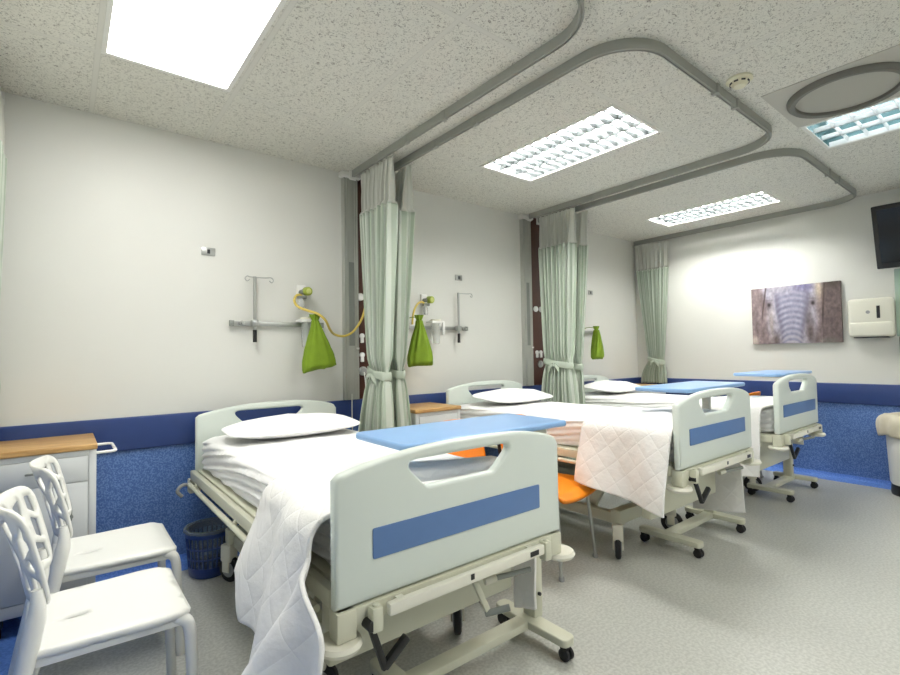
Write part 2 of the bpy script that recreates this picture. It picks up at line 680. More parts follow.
LBL = {0: 'flat white diffuser ceiling light above the two white chairs',
       1: 'louvred ceiling light inside the curtain loop between the first two beds',
       2: 'small far louvred ceiling light beside the wall with the picture',
       3: 'dim louvred ceiling light with bluish cells beside the round speaker',
       4: 'added unseen flat white ceiling light in the open middle of the ward, facing the first bed',
       5: 'added unseen flat white ceiling light at the open back of the ward, away from the beds',
       6: 'added unseen flat white ceiling light at the open end of the ward by the picture wall'}
for i, (x0, x1, y0, y1, kind) in enumerate(LIGHTS):
    cx, cy = (x0 + x1) / 2, (y0 + y1) / 2
    w, l = x1 - x0, y1 - y0
    t = thing('ceiling_light', LBL[i], 'ceiling light', (cx, cy, H), 0, 'recessed ceiling lights')
    fr = BM()
    f = .018
    for a, b, c, d in ((-w / 2 - .004, w / 2 + .004, -l / 2 - .004, -l / 2 + f), (-w / 2 - .004, w / 2 + .004, l / 2 - f, l / 2 + .004),
                       (-w / 2 - .004, -w / 2 + f, -l / 2 + f, l / 2 - f), (w / 2 - f, w / 2 + .004, -l / 2 + f, l / 2 - f)):
        box(fr, a, b, c, d, -.006, .004, .001, 1)
    obj('frame', fr, M['trim_white'], t, 30)
    hs = BM()
    box(hs, -w / 2, -w / 2 + .004, -l / 2, l / 2, .004, .10)
    box(hs, w / 2 - .004, w / 2, -l / 2, l / 2, .004, .10)
    box(hs, -w / 2, w / 2, -l / 2, -l / 2 + .004, .004, .10)
    box(hs, -w / 2, w / 2, l / 2 - .004, l / 2, .004, .10)
    box(hs, -w / 2, w / 2, -l / 2, l / 2, .10, .105)
    obj('housing', hs, M['reflector_cool'] if kind == 'dim' else M['reflector'], t, 0)
    if kind == 'panel':
        obj('diffuser', box(BM(), -w / 2 + f, w / 2 - f, -l / 2 + f, l / 2 - f, .004, .012), M['em_panel'], t, 0)
        continue
    cw = (w - 2 * f) / 3
    for k in range(3):
        c = -w / 2 + f + cw * (k + .5)
        tb = cyl(BM(), (c, -l / 2 + .03, .050), (c, l / 2 - .03, .050), .013, 14)
        obj('tube', tb, M['em_dim'] if kind == 'dim' else M['em_tube'], t)
    lv = BM()
    for k in range(1, 3):                        # lengthwise parabolic blades
        c = -w / 2 + f + cw * k
        for s in (-1, 1):
            tube(lv, [(c, -l / 2 + f, .004), (c, l / 2 - f, .004)], .004, 6)
            vs = [lv.verts.new(q) for q in ((c + s * .001, -l / 2 + f, .002), (c + s * .001, l / 2 - f, .002), (c + s * .010, l / 2 - f, .032), (c + s * .010, -l / 2 + f, .032))]
            lv.faces.new(vs)
    for s in (-1, 1):
        c = s * (w / 2 - f)
        vs = [lv.verts.new(q) for q in ((c, -l / 2 + f, .002), (c, l / 2 - f, .002), (c - s * .010, l / 2 - f, .032), (c - s * .010, -l / 2 + f, .032))]
        lv.faces.new(vs)
    nb = 15 if kind != 'dim' else 11
    for k in range(1, nb):                       # cross blades, V section
        c = -l / 2 + f + (l - 2 * f) * k / nb
        for j in range(3):
            a = -w / 2 + f + cw * j + .004
            b = a + cw - .008
            pr = [(c - .001, .002), (c + .001, .002), (c + .008, .030), (c - .008, .030)]
            r0 = [lv.verts.new((a, y, z)) for y, z in pr]
            r1 = [lv.verts.new((b, y, z)) for y, z in pr]
            for q in range(4):
                lv.faces.new((r0[q], r0[(q + 1) % 4], r1[(q + 1) % 4], r1[q]))
            lv.faces.new(r0)
            lv.faces.new(r1)
    obj('louver', lv, M['blade_white'] if kind == 'dim' else M['blade'], t, 30)

# round ceiling speaker and its plain tile, smoke detector
t = thing('ceiling_speaker', 'large round grey ceiling speaker set in a plain square tile', 'ceiling speaker', (3.37, -2.81, H))
obj('tile_panel', box(BM(), -.32, .32, -.32, .32, -.004, 0), M['spk_panel'], t, 0)
obj('rim', lathe(BM(), [(.235, -.010), (.235, -.03), (.262, -.034), (.276, -.02), (.278, -.0045), (.235, -.0045)], n=56, capped=False), M['spk_rim'], t)
obj('grille', lathe(BM(), [(.001, -.014), (.18, -.014), (.234, -.012), (.234, -.0045)], n=56, capped=False), M['spk'], t)
t = thing('smoke_detector', 'small round cream smoke detector on the ceiling', 'smoke detector', (2.75, -2.49, H))
obj('base', lathe(BM(), [(.001, -.001), (.062, -.001), (.064, -.012), (.052, -.018), (.001, -.018)], n=32, capped=False), M['smoke'], t)
obj('sensor_head', lathe(BM(), [(.045, -.018), (.045, -.026), (.03, -.044), (.001, -.046)], n=28, capped=False), M['smoke'], t)
sl = BM()
for k in range(8):
    a = k * PI / 4
    box(sl, .034, .047, -.010, .010, -.029, -.022, 0, 1, Matrix.Rotation(a, 4, 'Z'))
obj('vent_slots', sl, M['navy_dark'], t, 0)

# ------------------------------------------------------------------ curtain tracks
def rounded_path(pts, rad, seg=10):
    out = []
    for i, p in enumerate(pts):
        p = Vector(p)
        if i in (0, len(pts) - 1):
            out.append(p)
            continue
        a, b = Vector(pts[i - 1]), Vector(pts[i + 1])
        da, db = (a - p).normalized(), (b - p).normalized()
        c = p + (da + db) * rad
        p0, p1 = p + da * rad, p + db * rad
        for s in range(seg + 1):
            q = s / seg * PI / 2
            out.append(c + (p0 - c) * math.cos(q) + (p1 - c) * math.sin(q))
    return out
def track(pts, label):
    path = rounded_path(pts, .27)
    bm = BM()
    prof = [(-.011, 0), (-.011, -.05), (-.004, -.053), (-.004, -.045), (.004, -.045), (.004, -.053), (.011, -.05), (.011, 0)]
    rings = []
    for i, p in enumerate(path):
        a, b = path[max(i - 1, 0)], path[min(i + 1, len(path) - 1)]
        d = (b - a).normalized()
        s = Vector((d.y, -d.x, 0))
        rings.append([bm.verts.new(p + s * u + Vector((0, 0, w))) for u, w in prof])
    n = len(prof)
    for a, b in zip(rings, rings[1:]):
        for j in range(n):
            bm.faces.new((a[j], a[(j + 1) % n], b[(j + 1) % n], b[j]))
    bm.faces.new(rings[0])
    bm.faces.new(rings[-1])
    t = thing('curtain_track', label, 'curtain track', (0, 0, 0), 0, 'ceiling curtain tracks')
    obj('rail', bm, M['track'], t, 35)
    for p in (path[0], path[-1]):
        obj('wall_flange', box(BM(), p.x - .03, p.x + .03, p.y - .007, p.y + .004, H - .075, H - .003, .004), M['trim_white'], t)
    for a, b in zip(path, path[1:]):
        if (b - a).length > .6:
            for q in (.42, .62):
                p = a.lerp(b, q)
                obj('joint_sleeve', box(BM(), p.x - .014, p.x + .014, p.y - .02, p.y + .02, H - .056, H - .001, .002), M['track'], t)
HT = H - .001
YT = -2.385
track([(-.375, -.012, HT), (-.375, YT, HT), (1.69, YT, HT), (1.69, -.085, HT)], 'ceiling curtain track looping round the bed by the white chairs')
track([(1.885, -.04, HT), (1.885, YT, HT), (3.735, YT, HT), (3.735, -.085, HT)], 'ceiling curtain track looping round the middle bed and its louvred light')
track([(3.93, -.04, HT), (3.93, YT, HT), (5.865, YT, HT), (5.865, -.012, HT)], 'ceiling curtain track looping round the far bed along the picture wall')

# ------------------------------------------------------------------ curtains
def curtain(x, y0, y1, t0, t1, b0, b1, label, zt=1.155, zb=.14, folds=7, seed=0, depth=.055, side=1, zhead=2.335, tie_x=0, bot_x=0):
    """hangs from the track along y between y0 and y1, gathered at zt between t0 and t1, spreads again to b0..b1"""
    th = thing('curtain', label, 'curtain', (x, 0, 0), 0, 'sage green bed curtains')
    top = H - .058
    rnd = random.Random(seed)
    ph = rnd.uniform(0, 6)
    W = 1.5
    def pos(u, z):
        # envelope
        if z >= zt:
            k = max(0, (top - z) / (top - zt)) ** 1.2
            a, b, dp, xo = lerp(y0, t0, k), lerp(y1, t1, k), lerp(depth * .55 if z > zhead else depth, depth * .75, k), lerp(0, tie_x, k)
        else:
            k = max(0, min(1, 1 - (z - zb) / (zt - zb)))
            kk = 1 - (1 - k) ** 2.2
            a, b, dp, xo = lerp(t0, b0, kk), lerp(t1, b1, kk), lerp(depth * .75, depth * 1.1, kk), lerp(tie_x, bot_x, kk)
        uu = u + .018 * math.sin(5 * u + ph + z * .6)
        w = math.sin(2 * PI * folds * uu + ph)
        w2 = .35 * math.sin(2 * PI * folds * 2.3 * uu + 2 * ph + z)
        pinch = 1 - .55 * math.exp(-((z - zt) / .07) ** 2)
        env = 1.0
        hd = sst(top, top - .25, z)
        dx = (w + w2 * .6) * dp * (.35 + .65 * hd) * pinch
        dy = .35 * dp * math.cos(2 * PI * folds * uu + ph) * pinch
        yy = lerp(a, b, u) + dy
        return Vector((xo + dx * side, yy, z))
    def cloth(za, zb_, nv, nu=150):
        bm = BM()
        la = bm.verts.layers.float_vector.new('cuv')
        for row in (grid(bm, nu, nv, lambda u, v: pos(u, lerp(za, zb_, v))),):
            for j, r in enumerate(row):
                for i, vv in enumerate(r):
                    vv[la] = Vector((i / (nu - 1) * W, vv.co.z, 0))
        return bm
    f = obj('fabric', cloth(zhead, zb, 60), M['curtain'], th, 180)
    solid(f, .002)
    h = obj('mesh_header', cloth(top - .012, zhead, 14), M['mesh'], th, 180)
    solid(h, .002)
    for i in range(9):
        hk = BM()
        p = pos((i + .5) / 9, top - .012)
        tube(hk, [(p.x, p.y, top - .024), (p.x * .4, p.y, top - .012), (0, p.y, top - .002)], .003, 6)
        obj('glider_hook', hk, M['trim_white'], th)
    # tieback band around the gathers
    tb = BM()
    c = (t0 + t1) / 2
    ry, rx = abs(t1 - t0) / 2 + .012, depth * .75 + .02
    n = 40
    def band(u, v):
        a = 2 * PI * u
        zz = zt - .03 + .06 * v + .025 * math.cos(a) * (1 if t0 > t1 else -1)
        rr = 1 + .05 * math.sin(7 * a + seed) + .04 * math.sin(PI * v)
        return Vector((tie_x + rx * rr * math.cos(a + PI / 2), c + ry * rr * math.sin(a + PI / 2), zz))
    grid(tb, n, 6, band, True)
    b = obj('tieback', tb, M['curtain'], th, 180)
    solid(b, .004)
    kn = BM()
    px = -1
    kx = tie_x + px * rx
    for s in (-1, 1):
        grid(kn, 8, 10, lambda u, v, s=s: Vector((kx - .006 - .012 * math.sin(PI * v), c + s * (.004 + .055 * v) , zt - .01 - .05 * v * v + (.012 + .018 * v) * math.cos(2 * PI * u))) + Vector((.008 * math.sin(2 * PI * u), 0, 0)), True)
    obj('tie_bow', kn, M['curtain'], th, 180)
    return th
CG = 'sage green bed curtain '
curtain(-.352, -.06, -.5, -.06, -.2, -.04, -.16, CG + 'at the left edge beside the wooden topped cabinet', seed=1, depth=.03, tie_x=-.03, bot_x=-.03, folds=6, zb=.9)
curtain(1.69, -.22, -.69, -.36, -.57, -.17, -.60, CG + 'in front of the brown service panel, facing the first bed', seed=2, folds=8)
curtain(1.885, -.19, -.60, -.29, -.45, -.18, -.54, CG + 'directly behind the one facing the first bed', seed=3, folds=7)
curtain(3.735, -.21, -.655, -.27, -.58, -.20, -.64, CG + 'on the middle bed side of the second service column', seed=4, folds=8, zt=1.175)
curtain(3.93, -.18, -.665, -.28, -.555, -.2, -.58, CG + 'on the far bed side of the second service column', seed=5, folds=7, depth=.042)
curtain(5.84, -.05, -.505, -.205, -.395, -.1, -.42, CG + 'hanging in the far corner behind the corner cabinet', seed=6, folds=8, depth=.03, zb=.87)

# ------------------------------------------------------------------ service columns on the headwall
def column(x, label):
    t = thing('service_column', label, 'service column', (x, 0, 0), 0, 'grey bedhead service columns')
    bm = BM()
    z0, z1 = .937, H - .05
    box(bm, -.060, .060, -.045, 0, z0, z1, .004)
    obj('trunking', bm, M['alu'], t)
    rb = BM()
    for xx in (-.054, -.032, .036, .054):
        box(rb, xx - .006, xx + .006, -.052, -.044, z0, z1, .002)
    obj('ribs', rb, M['alu'], t)
    g = BM()
    box(g, -.020, .026, -.0475, -.044, 1.36, 2.02, .001, 1)
    obj('recess', g, M['groove'], t, 0)
    cp = BM()
    box(cp, -.085, .085, -.075, 0, H - .05, H - .002, .012, 3)
    obj('cap', cp, M['trim_white'], t)
    ctl = BM()
    box(ctl, .038, .056, -.066, -.05, 1.33, 1.345, .003)
    obj('catch', ctl, M['white'], t)
    return t
def service_panel(x, label, blobs):
    t = thing('service_panel', label, 'service panel', (x, 0, 0), 0, 'dark brown service panels')
    obj('board', box(BM(), 0, .24, -.03, 0, .937, H - .003, .003), M['brown'], t, 30)
    for bx, bz, k in blobs:
        if k == 'y':
            o = cyl(BM(), (bx, -.030, bz), (bx, -.048, bz), .021, 18)
            o = box(o, bx - .012, bx + .012, -.052, -.030, bz - .055, bz - .012, .004)
            ob = obj('gas_outlet', o, M['white'], t)
        elif k == 'r':
            ob = obj('gas_outlet', lathe(cyl(BM(), (bx, -.030, bz), (bx, -.046, bz), .03, 22), [(.016, 0), (.024, .006), (.03, 0)], (0, 0, 0), 20, Matrix.Translation((bx, -.046, bz)) @ Matrix.Rotation(PI / 2, 4, 'X'), False), M['white'], t)
        elif k == 'd':
            ob = obj('call_socket', cyl(BM(), (bx, -.030, bz), (bx, -.05, bz), .036, 26), M['steel'], t)
            obj('socket_face', cyl(BM(), (bx, -.049, bz), (bx, -.056, bz), .024, 22), M['logo'], ob)
    return t
column(1.69, 'grey service column with a recessed channel beside the yellow hose')
service_panel(1.753, 'dark brown service panel beside the yellow hose and first curtain',
              [(.030, 1.438, 'y'), (.030, 1.286, 'y'), (.036, 1.158, 'd'), (.13, 1.438, 'y'), (.13, 1.286, 'y'), (.02, 1.75, 'r')])
column(3.735, 'grey service column between the middle bed and the far curtains')
service_panel(3.797, 'dark brown service panel beside the second pair of curtains',
              [(.065, 1.748, 'r'), (.07, 1.285, 'y'), (.13, 1.285, 'y'), (.12, 1.16, 'd'), (.15, 1.748, 'r')])

# call cords
def cord(pts, label):
    o = obj('call_cord', tube(BM(), smooth_path(pts), .004, 8), M['cord'])
    tag(o, label, 'cord')
    return o
cord([(1.68, -.06, .985), (1.678, -.062, .86), (1.676, -.07, .70), (1.68, -.07, .60)], 'thin white cord hanging from under the first grey column')
cord([(1.789, -.06, 1.15), (1.792, -.075, 1.05), (1.79, -.08, .86), (1.787, -.085, .66)], 'thin white cord hanging from the round socket on the brown panel')

# ------------------------------------------------------------------ headwall fittings
def outlet(x, z, label):
    t = thing('wall_outlet', label, 'outlet', (x, 0, z), 0, 'small grey wall outlets')
    obj('plate', box(BM(), -.042, .042, -.008, 0, -.026, .026, .002), M['steel'], t)
    obj('socket', box(BM(), -.008, .010, -.0105, -.007, -.014, .014, .001, 1), M['navy_dark'], t, 0)
outlet(.665, 1.99, 'small grey outlet plate high on the wall above the first bed')
outlet(2.826, 2.0, 'small grey outlet plate high on the wall above the middle bed')
outlet(4.89, 1.995, 'small grey outlet plate high on the wall above the far bed')

def med_rail(x0, x1, z, label):
    t = thing('equipment_rail', label, 'rail', (x0, 0, z), 0, 'steel equipment rails on the headwall')
    L_ = x1 - x0
    obj('bar', box(BM(), 0, L_, -.034, -.024, -.016, .016, .002), M['steel'], t)
    caps = BM()
    box(caps, -.012, .02, -.038, -.02, -.02, .02, .004)
    box(caps, L_ - .02, L_ + .012, -.038, -.02, -.02, .02, .004)
    obj('end_cap', caps, M['groove'], t)
    br = BM()
    for q in (.15, L_ - .12):
        cyl(br, (q, 0, 0), (q, -.026, 0), .012, 12)
    obj('standoff', br, M['steel'], t)
    return t
med_rail(.80, 1.45, 1.515, 'steel equipment rail on the wall above the first bed')
med_rail(2.22, 2.895, 1.518, 'steel equipment rail on the wall above the middle bed')
med_rail(4.35, 4.96, 1.515, 'steel equipment rail on the wall above the far bed')

def iv_pole(x, z0, z1, x0, x1, label, clamp):
    t = thing('drip_pole', label, 'drip pole', (x, -.06, 0), 0, 'drip poles on the headwall')
    obj('pole', cyl(BM(), (0, 0, z0), (0, 0, z1), .0105, 16), M['steel'], t)
    obj('grip', cyl(BM(), (0, 0, z0 - .055), (0, 0, z0 + .03), .0135, 16), M['black'], t)
    hk = BM()
    for s in (x0, x1):
        if not s:
            continue
        d = 1 if s > 0 else -1
        tube(hk, smooth_path([(0, 0, z1 - .006), (s * .7, -.002, z1 - .004), (s, -.004, z1), (s + d * .016, -.006, z1 - .018), (s + d * .004, -.01, z1 - .036), (s - d * .014, -.012, z1 - .024)], 5), .0035, 8)
    obj('hook', hk, M['steel'], t)
    cl = BM()
    box(cl, -.022, .022, -.008 - .012, .04 - .012, 1.495, 1.54, .006)
    obj('rail_clamp', cl, M['steel'], t)
    kb = BM()
    cyl(kb, (clamp, -.0, 1.515), (clamp, .025, 1.515), .018, 16)
    cyl(kb, (clamp, -.022, 1.515), (clamp, .0, 1.515), .010, 12)
    obj('clamp_knob', kb, M['steel'], t)
    return t
iv_pole(.947, 1.44, 1.84, -.05, .11, 'steel drip pole with two hooks above the first bed', -.083)
iv_pole(2.772, 1.44, 1.848, 0, .15, 'steel drip pole with one side hook above the middle bed', .07)

def regulator(x, z, label):
    t = thing('suction_regulator', label, 'regulator', (x, 0, z), 0, 'wall suction regulators')
    obj('wall_socket', box(BM(), -.035, .035, -.02, 0, -.04, .055, .006), M['white'], t)
    bd = BM()
    cyl(bd, (-.005, -.018, .0), (-.005, -.075, 0), .018, 16)
    box(bd, -.045, .02, -.075, -.045, -.052, -.03, .004)
    obj('valve_body', bd, M['groove'], t)
    d = cyl(BM(), (.018, -.055, .004), (.022, -.105, .0), .031, 28)
    dd = obj('gauge', d, M['dial'], t)
    obj('gauge_face', cyl(BM(), (.0218, -.104, .0), (.022, -.1075, 0), .02, 22), mat('pale_dial', (196, 204, 120), .4), dd)
    obj('bottle', lathe(BM(), [(.001, -.13), (.02, -.13), (.022, -.12), (.022, -.07), (.014, -.055), (.014, -.048)], (-.018, -.06, 0), 20, None, False), M['jar'], t)
    return t
regulator(1.295, 1.758, 'suction regulator with a round green gauge above the yellow hose')
regulator(2.415, 1.76, 'suction regulator with a round green gauge above the middle bed')

def hose(pts, label):
    return tag(obj('hose', tube(BM(), smooth_path(pts, 8), .009, 10), M['hose']), label, 'hose', 'yellow suction hoses')
hose([(1.285, -.062, 1.722), (1.262, -.07, 1.731), (1.236, -.072, 1.724), (1.22, -.075, 1.69), (1.232, -.08, 1.655), (1.256, -.11, 1.63), (1.285, -.18, 1.606), (1.325, -.25, 1.58), (1.38, -.252, 1.535),
      (1.445, -.18, 1.477), (1.519, -.10, 1.445), (1.59, -.10, 1.432), (1.666, -.10, 1.462), (1.733, -.09, 1.533), (1.775, -.075, 1.60), (1.80, -.07, 1.68), (1.81, -.062, 1.735)],
     'yellow hose drooping across the grey column from the first green gauge')
hose([(2.385, -.062, 1.725), (2.355, -.07, 1.738), (2.315, -.072, 1.726), (2.275, -.075, 1.68), (2.252, -.075, 1.61), (2.248, -.072, 1.54)],
     'short yellow hose curving down beside the green bag of the middle bed')

def bag(x, zt, zb, w, label, skew=0, seed=0, lean=.01):
    t = thing('drawstring_bag', label, 'bag', (x, -.205, 0), 0, 'green bags hanging on the rails')
    def f(u, v):
        a = 2 * PI * u
        z = lerp(zt, zb, v)
        e = sst(0, 1, v) ** .75
        hw = lerp(.022, w / 2, e)
        hd = lerp(.018, .055, math.sin(PI * min(1, .1 + v * .62))) * (1 if v < .93 else lerp(1, .25, (v - .93) / .07))
        g = 1 + .16 * math.sin(9 * a + seed) * (1 - .75 * v) + .05 * nz(3 * math.cos(a), 3 * math.sin(a), 5 * v + seed)
        ca, sa = math.cos(a), math.sin(a)
        sx = math.copysign(abs(ca) ** .75, ca)
        zz = z + (skew * ca * .5 * v if v > .3 else skew * ca * .5 * v) + .012 * nz(4 * ca, 2, v * 3 + seed)
        return Vector((hw * sx * g + lean * v, hd * sa * g, zz))
    bm = BM()
    vs = grid(bm, 48, 30, f, True)
    bm.faces.new(list(reversed(vs[0])))
    bm.faces.new(vs[-1])
    obj('pouch', bm, M['green'], t, 180)
    rf = BM()
    def r(u, v):
        a = 2 * PI * u
        q = lerp(.016, .03, v) * (1 + .22 * math.sin(6 * a + seed))
        return Vector((q * math.cos(a) * 1.3, q * math.sin(a), zt + .045 * v))
    grid(rf, 36, 5, r, True)
    obj('ruffle', rf, M['green'], t, 180)
    st = BM()
    tube(st, [(.022 * math.cos(a * PI / 6), .019 * math.sin(a * PI / 6), zt - .006) for a in range(12)], .004, 6, True)
    tube(st, smooth_path([(.0, .017, zt), (.004, .05, zt + .03), (.002, .15, zt + .03), (0, .165, zt - .01)], 4), .0035, 6)
    obj('drawstring', st, M['green'], t)
    return t
bag(1.32, 1.535, 1.19, .245, 'green drawstring bag hanging beside the first service column', skew=.05, seed=1, lean=.035)
bag(2.225, 1.565, 1.19, .245, 'green drawstring bag hanging above the cabinet between the beds', skew=.01, seed=2)
bag(4.70, 1.53, 1.20, .19, 'green drawstring bag half hidden behind the second pair of curtains', skew=.0, seed=3)

def canister(x, zt, label):
    t = thing('suction_jar', label, 'suction jar', (x, -.092, 0), 0, 'clear suction jars on the rails')
    br = BM()
    box(br, -.075, .055, -.045, .057, zt - .02, zt, .006)
    box(br, .035, .055, -.05, -.03, zt - .125, zt - .005, .004)
    obj('bracket', br, M['white'], t)
    obj('jar', lathe(BM(), [(.001, zt - .2), (.032, zt - .2), (.036, zt - .19), (.042, zt - .03), (.044, zt - .02)], (-.01, 0, 0), 24, None, False), M['jar'], t)
    obj('lid', cyl(BM(), (-.01, 0, zt - .0), (-.01, 0, zt + .014), .046, 24), M['cream_dark'], t)
canister(1.315, 1.55, 'clear suction jar in a white bracket beside the first green bag')
canister(2.49, 1.575, 'pale suction jar in a white bracket beside the second green bag')

# ------------------------------------------------------------------ hospital beds
def board_outline(w, h, arch, right_drop=0):
    """outline of a head- or footboard, bottom at y=0"""
    pts = [(-w / 2, 0), (-w / 2, h - .012)]
    n = 48
    for i in range(n + 1):
        u = -1 + 2 * i / n
        a = 1 - abs(u) ** (2.3 if u < 0 else 3.4)
        pts.append((u * w / 2, h + arch * a - (.012 * sst(.955, 1, abs(u)) if u < 0 else .022 * sst(.93, 1, u) ** 2)))
    pts += [(w / 2, h - .022), (w / 2, 0)]
    return [p for i, p in enumerate(pts) if i == 0 or (Vector(p) - Vector(pts[i - 1])).length > .004]

def wheel(bm, c, r=.072, w=.034, ax=(1, 0, 0)):
    Mx = Matrix.Translation(c) @ Vector((0, 0, 1)).rotation_difference(Vector(ax)).to_matrix().to_4x4()
    lathe(bm, [(r * .45, -w / 2), (r * .8, -w / 2), (r * .96, -w * .36), (r, 0), (r * .96, w * .36), (r * .8, w / 2), (r * .45, w / 2)], n=28, M=Mx)
    return bm

def make_bed(cx, yh, yf, w, dzh, dzf, hx, hwid, dzd, bh, label, foot_ang, hook=False):
    """local: x across, y along (head yh, foot yf); dz: how far the deck is raised"""
    t = thing('hospital_bed', label, 'bed', (cx, 0, 0), 0, 'hospital beds')
    hw = w / 2
    zf, zh = .56 + dzf, .55 + dzh
    Rx = Matrix.Rotation(PI / 2, 4, 'X')
    hole = round_poly([(-.262, .387, .03), (.240, .387, .03), (.130, .296, .035), (-.170, .296, .035)])
    for nm, y, z in (('footboard', yf, zf), ('headboard', yh, zh)):
        hd = nm == 'headboard'
        sh = 0 if hd else bh - .375
        me = plate(board_outline(hwid if hd else w, .375 if hd else bh, .055), [[(a_, b_ + sh) for a_, b_ in hole]], .042, .014, Matrix.Translation((hx if hd else 0, y, z)) @ Rx, 3)
        bd = obj(nm, me, M['mint'], t, 50)
        if nm == 'footboard':
            pn = plate(round_poly([(-.373, .118, .006), (.365, .118, .006), (.365, .208, .006), (-.373, .208, .006)], 3), (), .006, .0015, Matrix.Translation((0, y - .0225, z)) @ Rx)
            obj('colour_panel', pn, M['panel_blue'], bd, 30)
    def zz(y):                 # deck height along the bed
        return lerp(dzh, dzd, (y - yh) / (yf - yh))
    # mattress with its tucked sheet
    y0, y1 = yh - .06, yf + .045
    mw = hw - .07
    zb, zt = .605, .79
    NP = 150
    rcn = .035
    loop = []
    for qx, qz, a0 in ((mw - rcn, zb + rcn, -90), (mw - rcn, zt - rcn, 0), (-mw + rcn, zt - rcn, 90), (-mw + rcn, zb + rcn, 180)):
        loop += [Vector((qx + rcn * math.cos(R(a0 + k * 15)), qz + rcn * math.sin(R(a0 + k * 15)))) for k in range(7)]
    # thin out the flat top and bottom, keep the sides dense
    perim = []
    for a, b in zip(loop, loop[1:] + loop[:1]):
        d = (b - a).length
        k = 1 if d < .03 else (40 if abs(b.x - a.x) > abs(b.y - a.y) else 23)
        perim += [tuple(a.lerp(b, q / k)) for q in range(k)]
    NP = len(perim)
    def sec(u, v):
        y = lerp(y0, y1, v)
        x, z = perim[int(round(u * NP)) % NP]
        ed = min(v, 1 - v)
        k = 1 - (1 - min(1, ed / .025)) ** 2 * .08
        x *= k
        side = sst(.8, .98, abs(x) / mw)
        rip = (.016 * (2 * (.5 + .5 * math.sin(z * 82 + y * 9 + 2.2 * math.sin(y * 2.6 + cx) + 2.4 * nz(0, y * 1.6, cx))) ** .7 - 1) + .006 * nz(y * 7, z * 30, cx)) * side
        x += math.copysign(rip - .002, x) * side
        z += zz(y) + .004 * nz(x * 6, y * 6, 1) * (1 - side) + .012 * (1 - (x / mw) ** 2)
        return Vector((x, y, z))
    bm = BM()
    vs = grid(bm, NP, 90, sec, True)
    bm.faces.new(list(reversed(vs[0])))
    bm.faces.new(vs[-1])
    obj('mattress', bm, M['sheet'], t, 60)
    # deck
    dk = BM()
    bar(dk, (0, y0, .595 + zz(y0)), (0, y1, .595 + zz(y1)), w - .08, .02)
    obj('deck', dk, M['cream'], t)
    for s in (-1, 1):
        sr = BM()
        bar(sr, (s * (hw - .02), yh - .03, .575 + zz(yh)), (s * (hw - .02), yf + .035, .575 + zz(yf)), .03, .055, .006)
        obj('side_rail', sr, M['cream'], t)
        lr = BM()
        tube(lr, [(s * (hw + .006), yh - .08, .528 + zz(yh)), (s * (hw + .006), yf + .1, .528 + zz(yf))], .013, 12)
        for q in (.1, .5, .9):
            y = lerp(yh, yf, q)
            bar(lr, (s * (hw + .006), y, .53 + zz(y)), (s * (hw - .02), y, .56 + zz(y)), .02, .02)
        obj('accessory_rail', lr, M['cream'], t)
    # end frames
    for nm, y, z, s in (('foot_end_frame', yf, zf, -1), ('head_end_frame', yh, zh, 1)):
        ef = BM()
        box(ef, -hw + .002, hw - .002, y - .024, y + .03, z - .058, z - .004, .008)
        for q in (-1, 1):
            box(ef, q * (hw - .033) - .032, q * (hw - .033) + .032, y - .027, y + .034, z - .09, z - .004, .008)
        obj(nm, ef, M['cream'], t)
        for q in (-1, 1) if s < 0 else ():
            bp = BM()
            c = (-(hw - .022), y + .002, z - .100) if q < 0 else (hw + .012, y + .002, z - .100)
            lathe(bp, [(.012, -.014), (.048, -.016), (.060, -.012), (.066, 0), (.060, .012), (.048, .012), (.012, .008)], c, 32)
            obj('corner_bumper', bp, M['cream_dark'], t)
    fr = BM()
    zr = zf - .022
    box(fr, -.345, .335, yf - .072, yf - .046, zr - .018, zr + .018, .005)
    for q in (-.29, .29):
        box(fr, q - .012, q + .012, yf - .05, yf - .025, zr - .012, zr + .012)
    obj('end_accessory_rail', fr, M['cream_dark'], t)
    for q in (-.375, .375):
        bk = BM()
        box(bk, q - .022, q + .014, yf - .062, yf - .025, zr - .055, zr + .016, .006)
        cyl(bk, (q - .004, yf - .045, zr + .010), (q - .004, yf - .045, zr + .022), .01, 12)
        obj('end_bracket', bk, M['cream'], t)
    st = BM()
    box(st, .255, .30, yf - .074, yf - .0705, zr - .008, zr + .01)
    obj('rail_sticker', st, M['black'], t, 0)
    st = BM()
    box(st, -.035, -.02, yf - .074, yf - .0705, zr - .004, zr + .014)
    obj('rail_sticker', st, M['black'], t, 0)
    # under frame: end cover, lift legs, beams
    yc = yf + .2
    cv = BM()
    box(cv, -.42, .42, yc - .012, yc + .05, .275 + dzf * .5, .50 + dzf, .012)
    obj('foot_section_cover', cv, M['cream'], t)
    st = BM()
    box(st, -.355, -.33, yc - .0145, yc - .011, .385 + dzf, .41 + dzf)
    obj('cover_sticker', st, M['black'], t, 0)
    st = BM()
    box(st, -.40, -.36, yc - .0145, yc - .011, .388 + dzf, .400 + dzf)
    obj('cover_sticker', st, M['groove'], t, 0)
    wy = (yh - .33, yf + .46)
    wx = .335
    for s in (-1, 1):
        b = BM()
        box(b, s * (wx - .035) - .025, s * (wx - .035) + .025, wy[1] - .02, wy[0] + .02, .20, .27, .008)
        obj('base_beam', b, M['cream'], t)
    for y in wy:
        b = BM()
        box(b, -wx - .02, wx + .02, y - .035, y + .035, .215, .30, .010)
        obj('cross_beam', b, M['cream'], t)
    for y in (wy[0] - .25, wy[1] + .25):
        for s in (-1, 1):
            b = BM()
            bar(b, (s * .25, y, .25), (s * .25, y - .22, .585 + zz(y)), .045, .06, .006, (0, 1, 0))
            obj('lift_arm', b, M['cream'], t)
    m_ = BM()
    box(m_, -.09, .09, -1.35, -.9, .30, .42, .02)
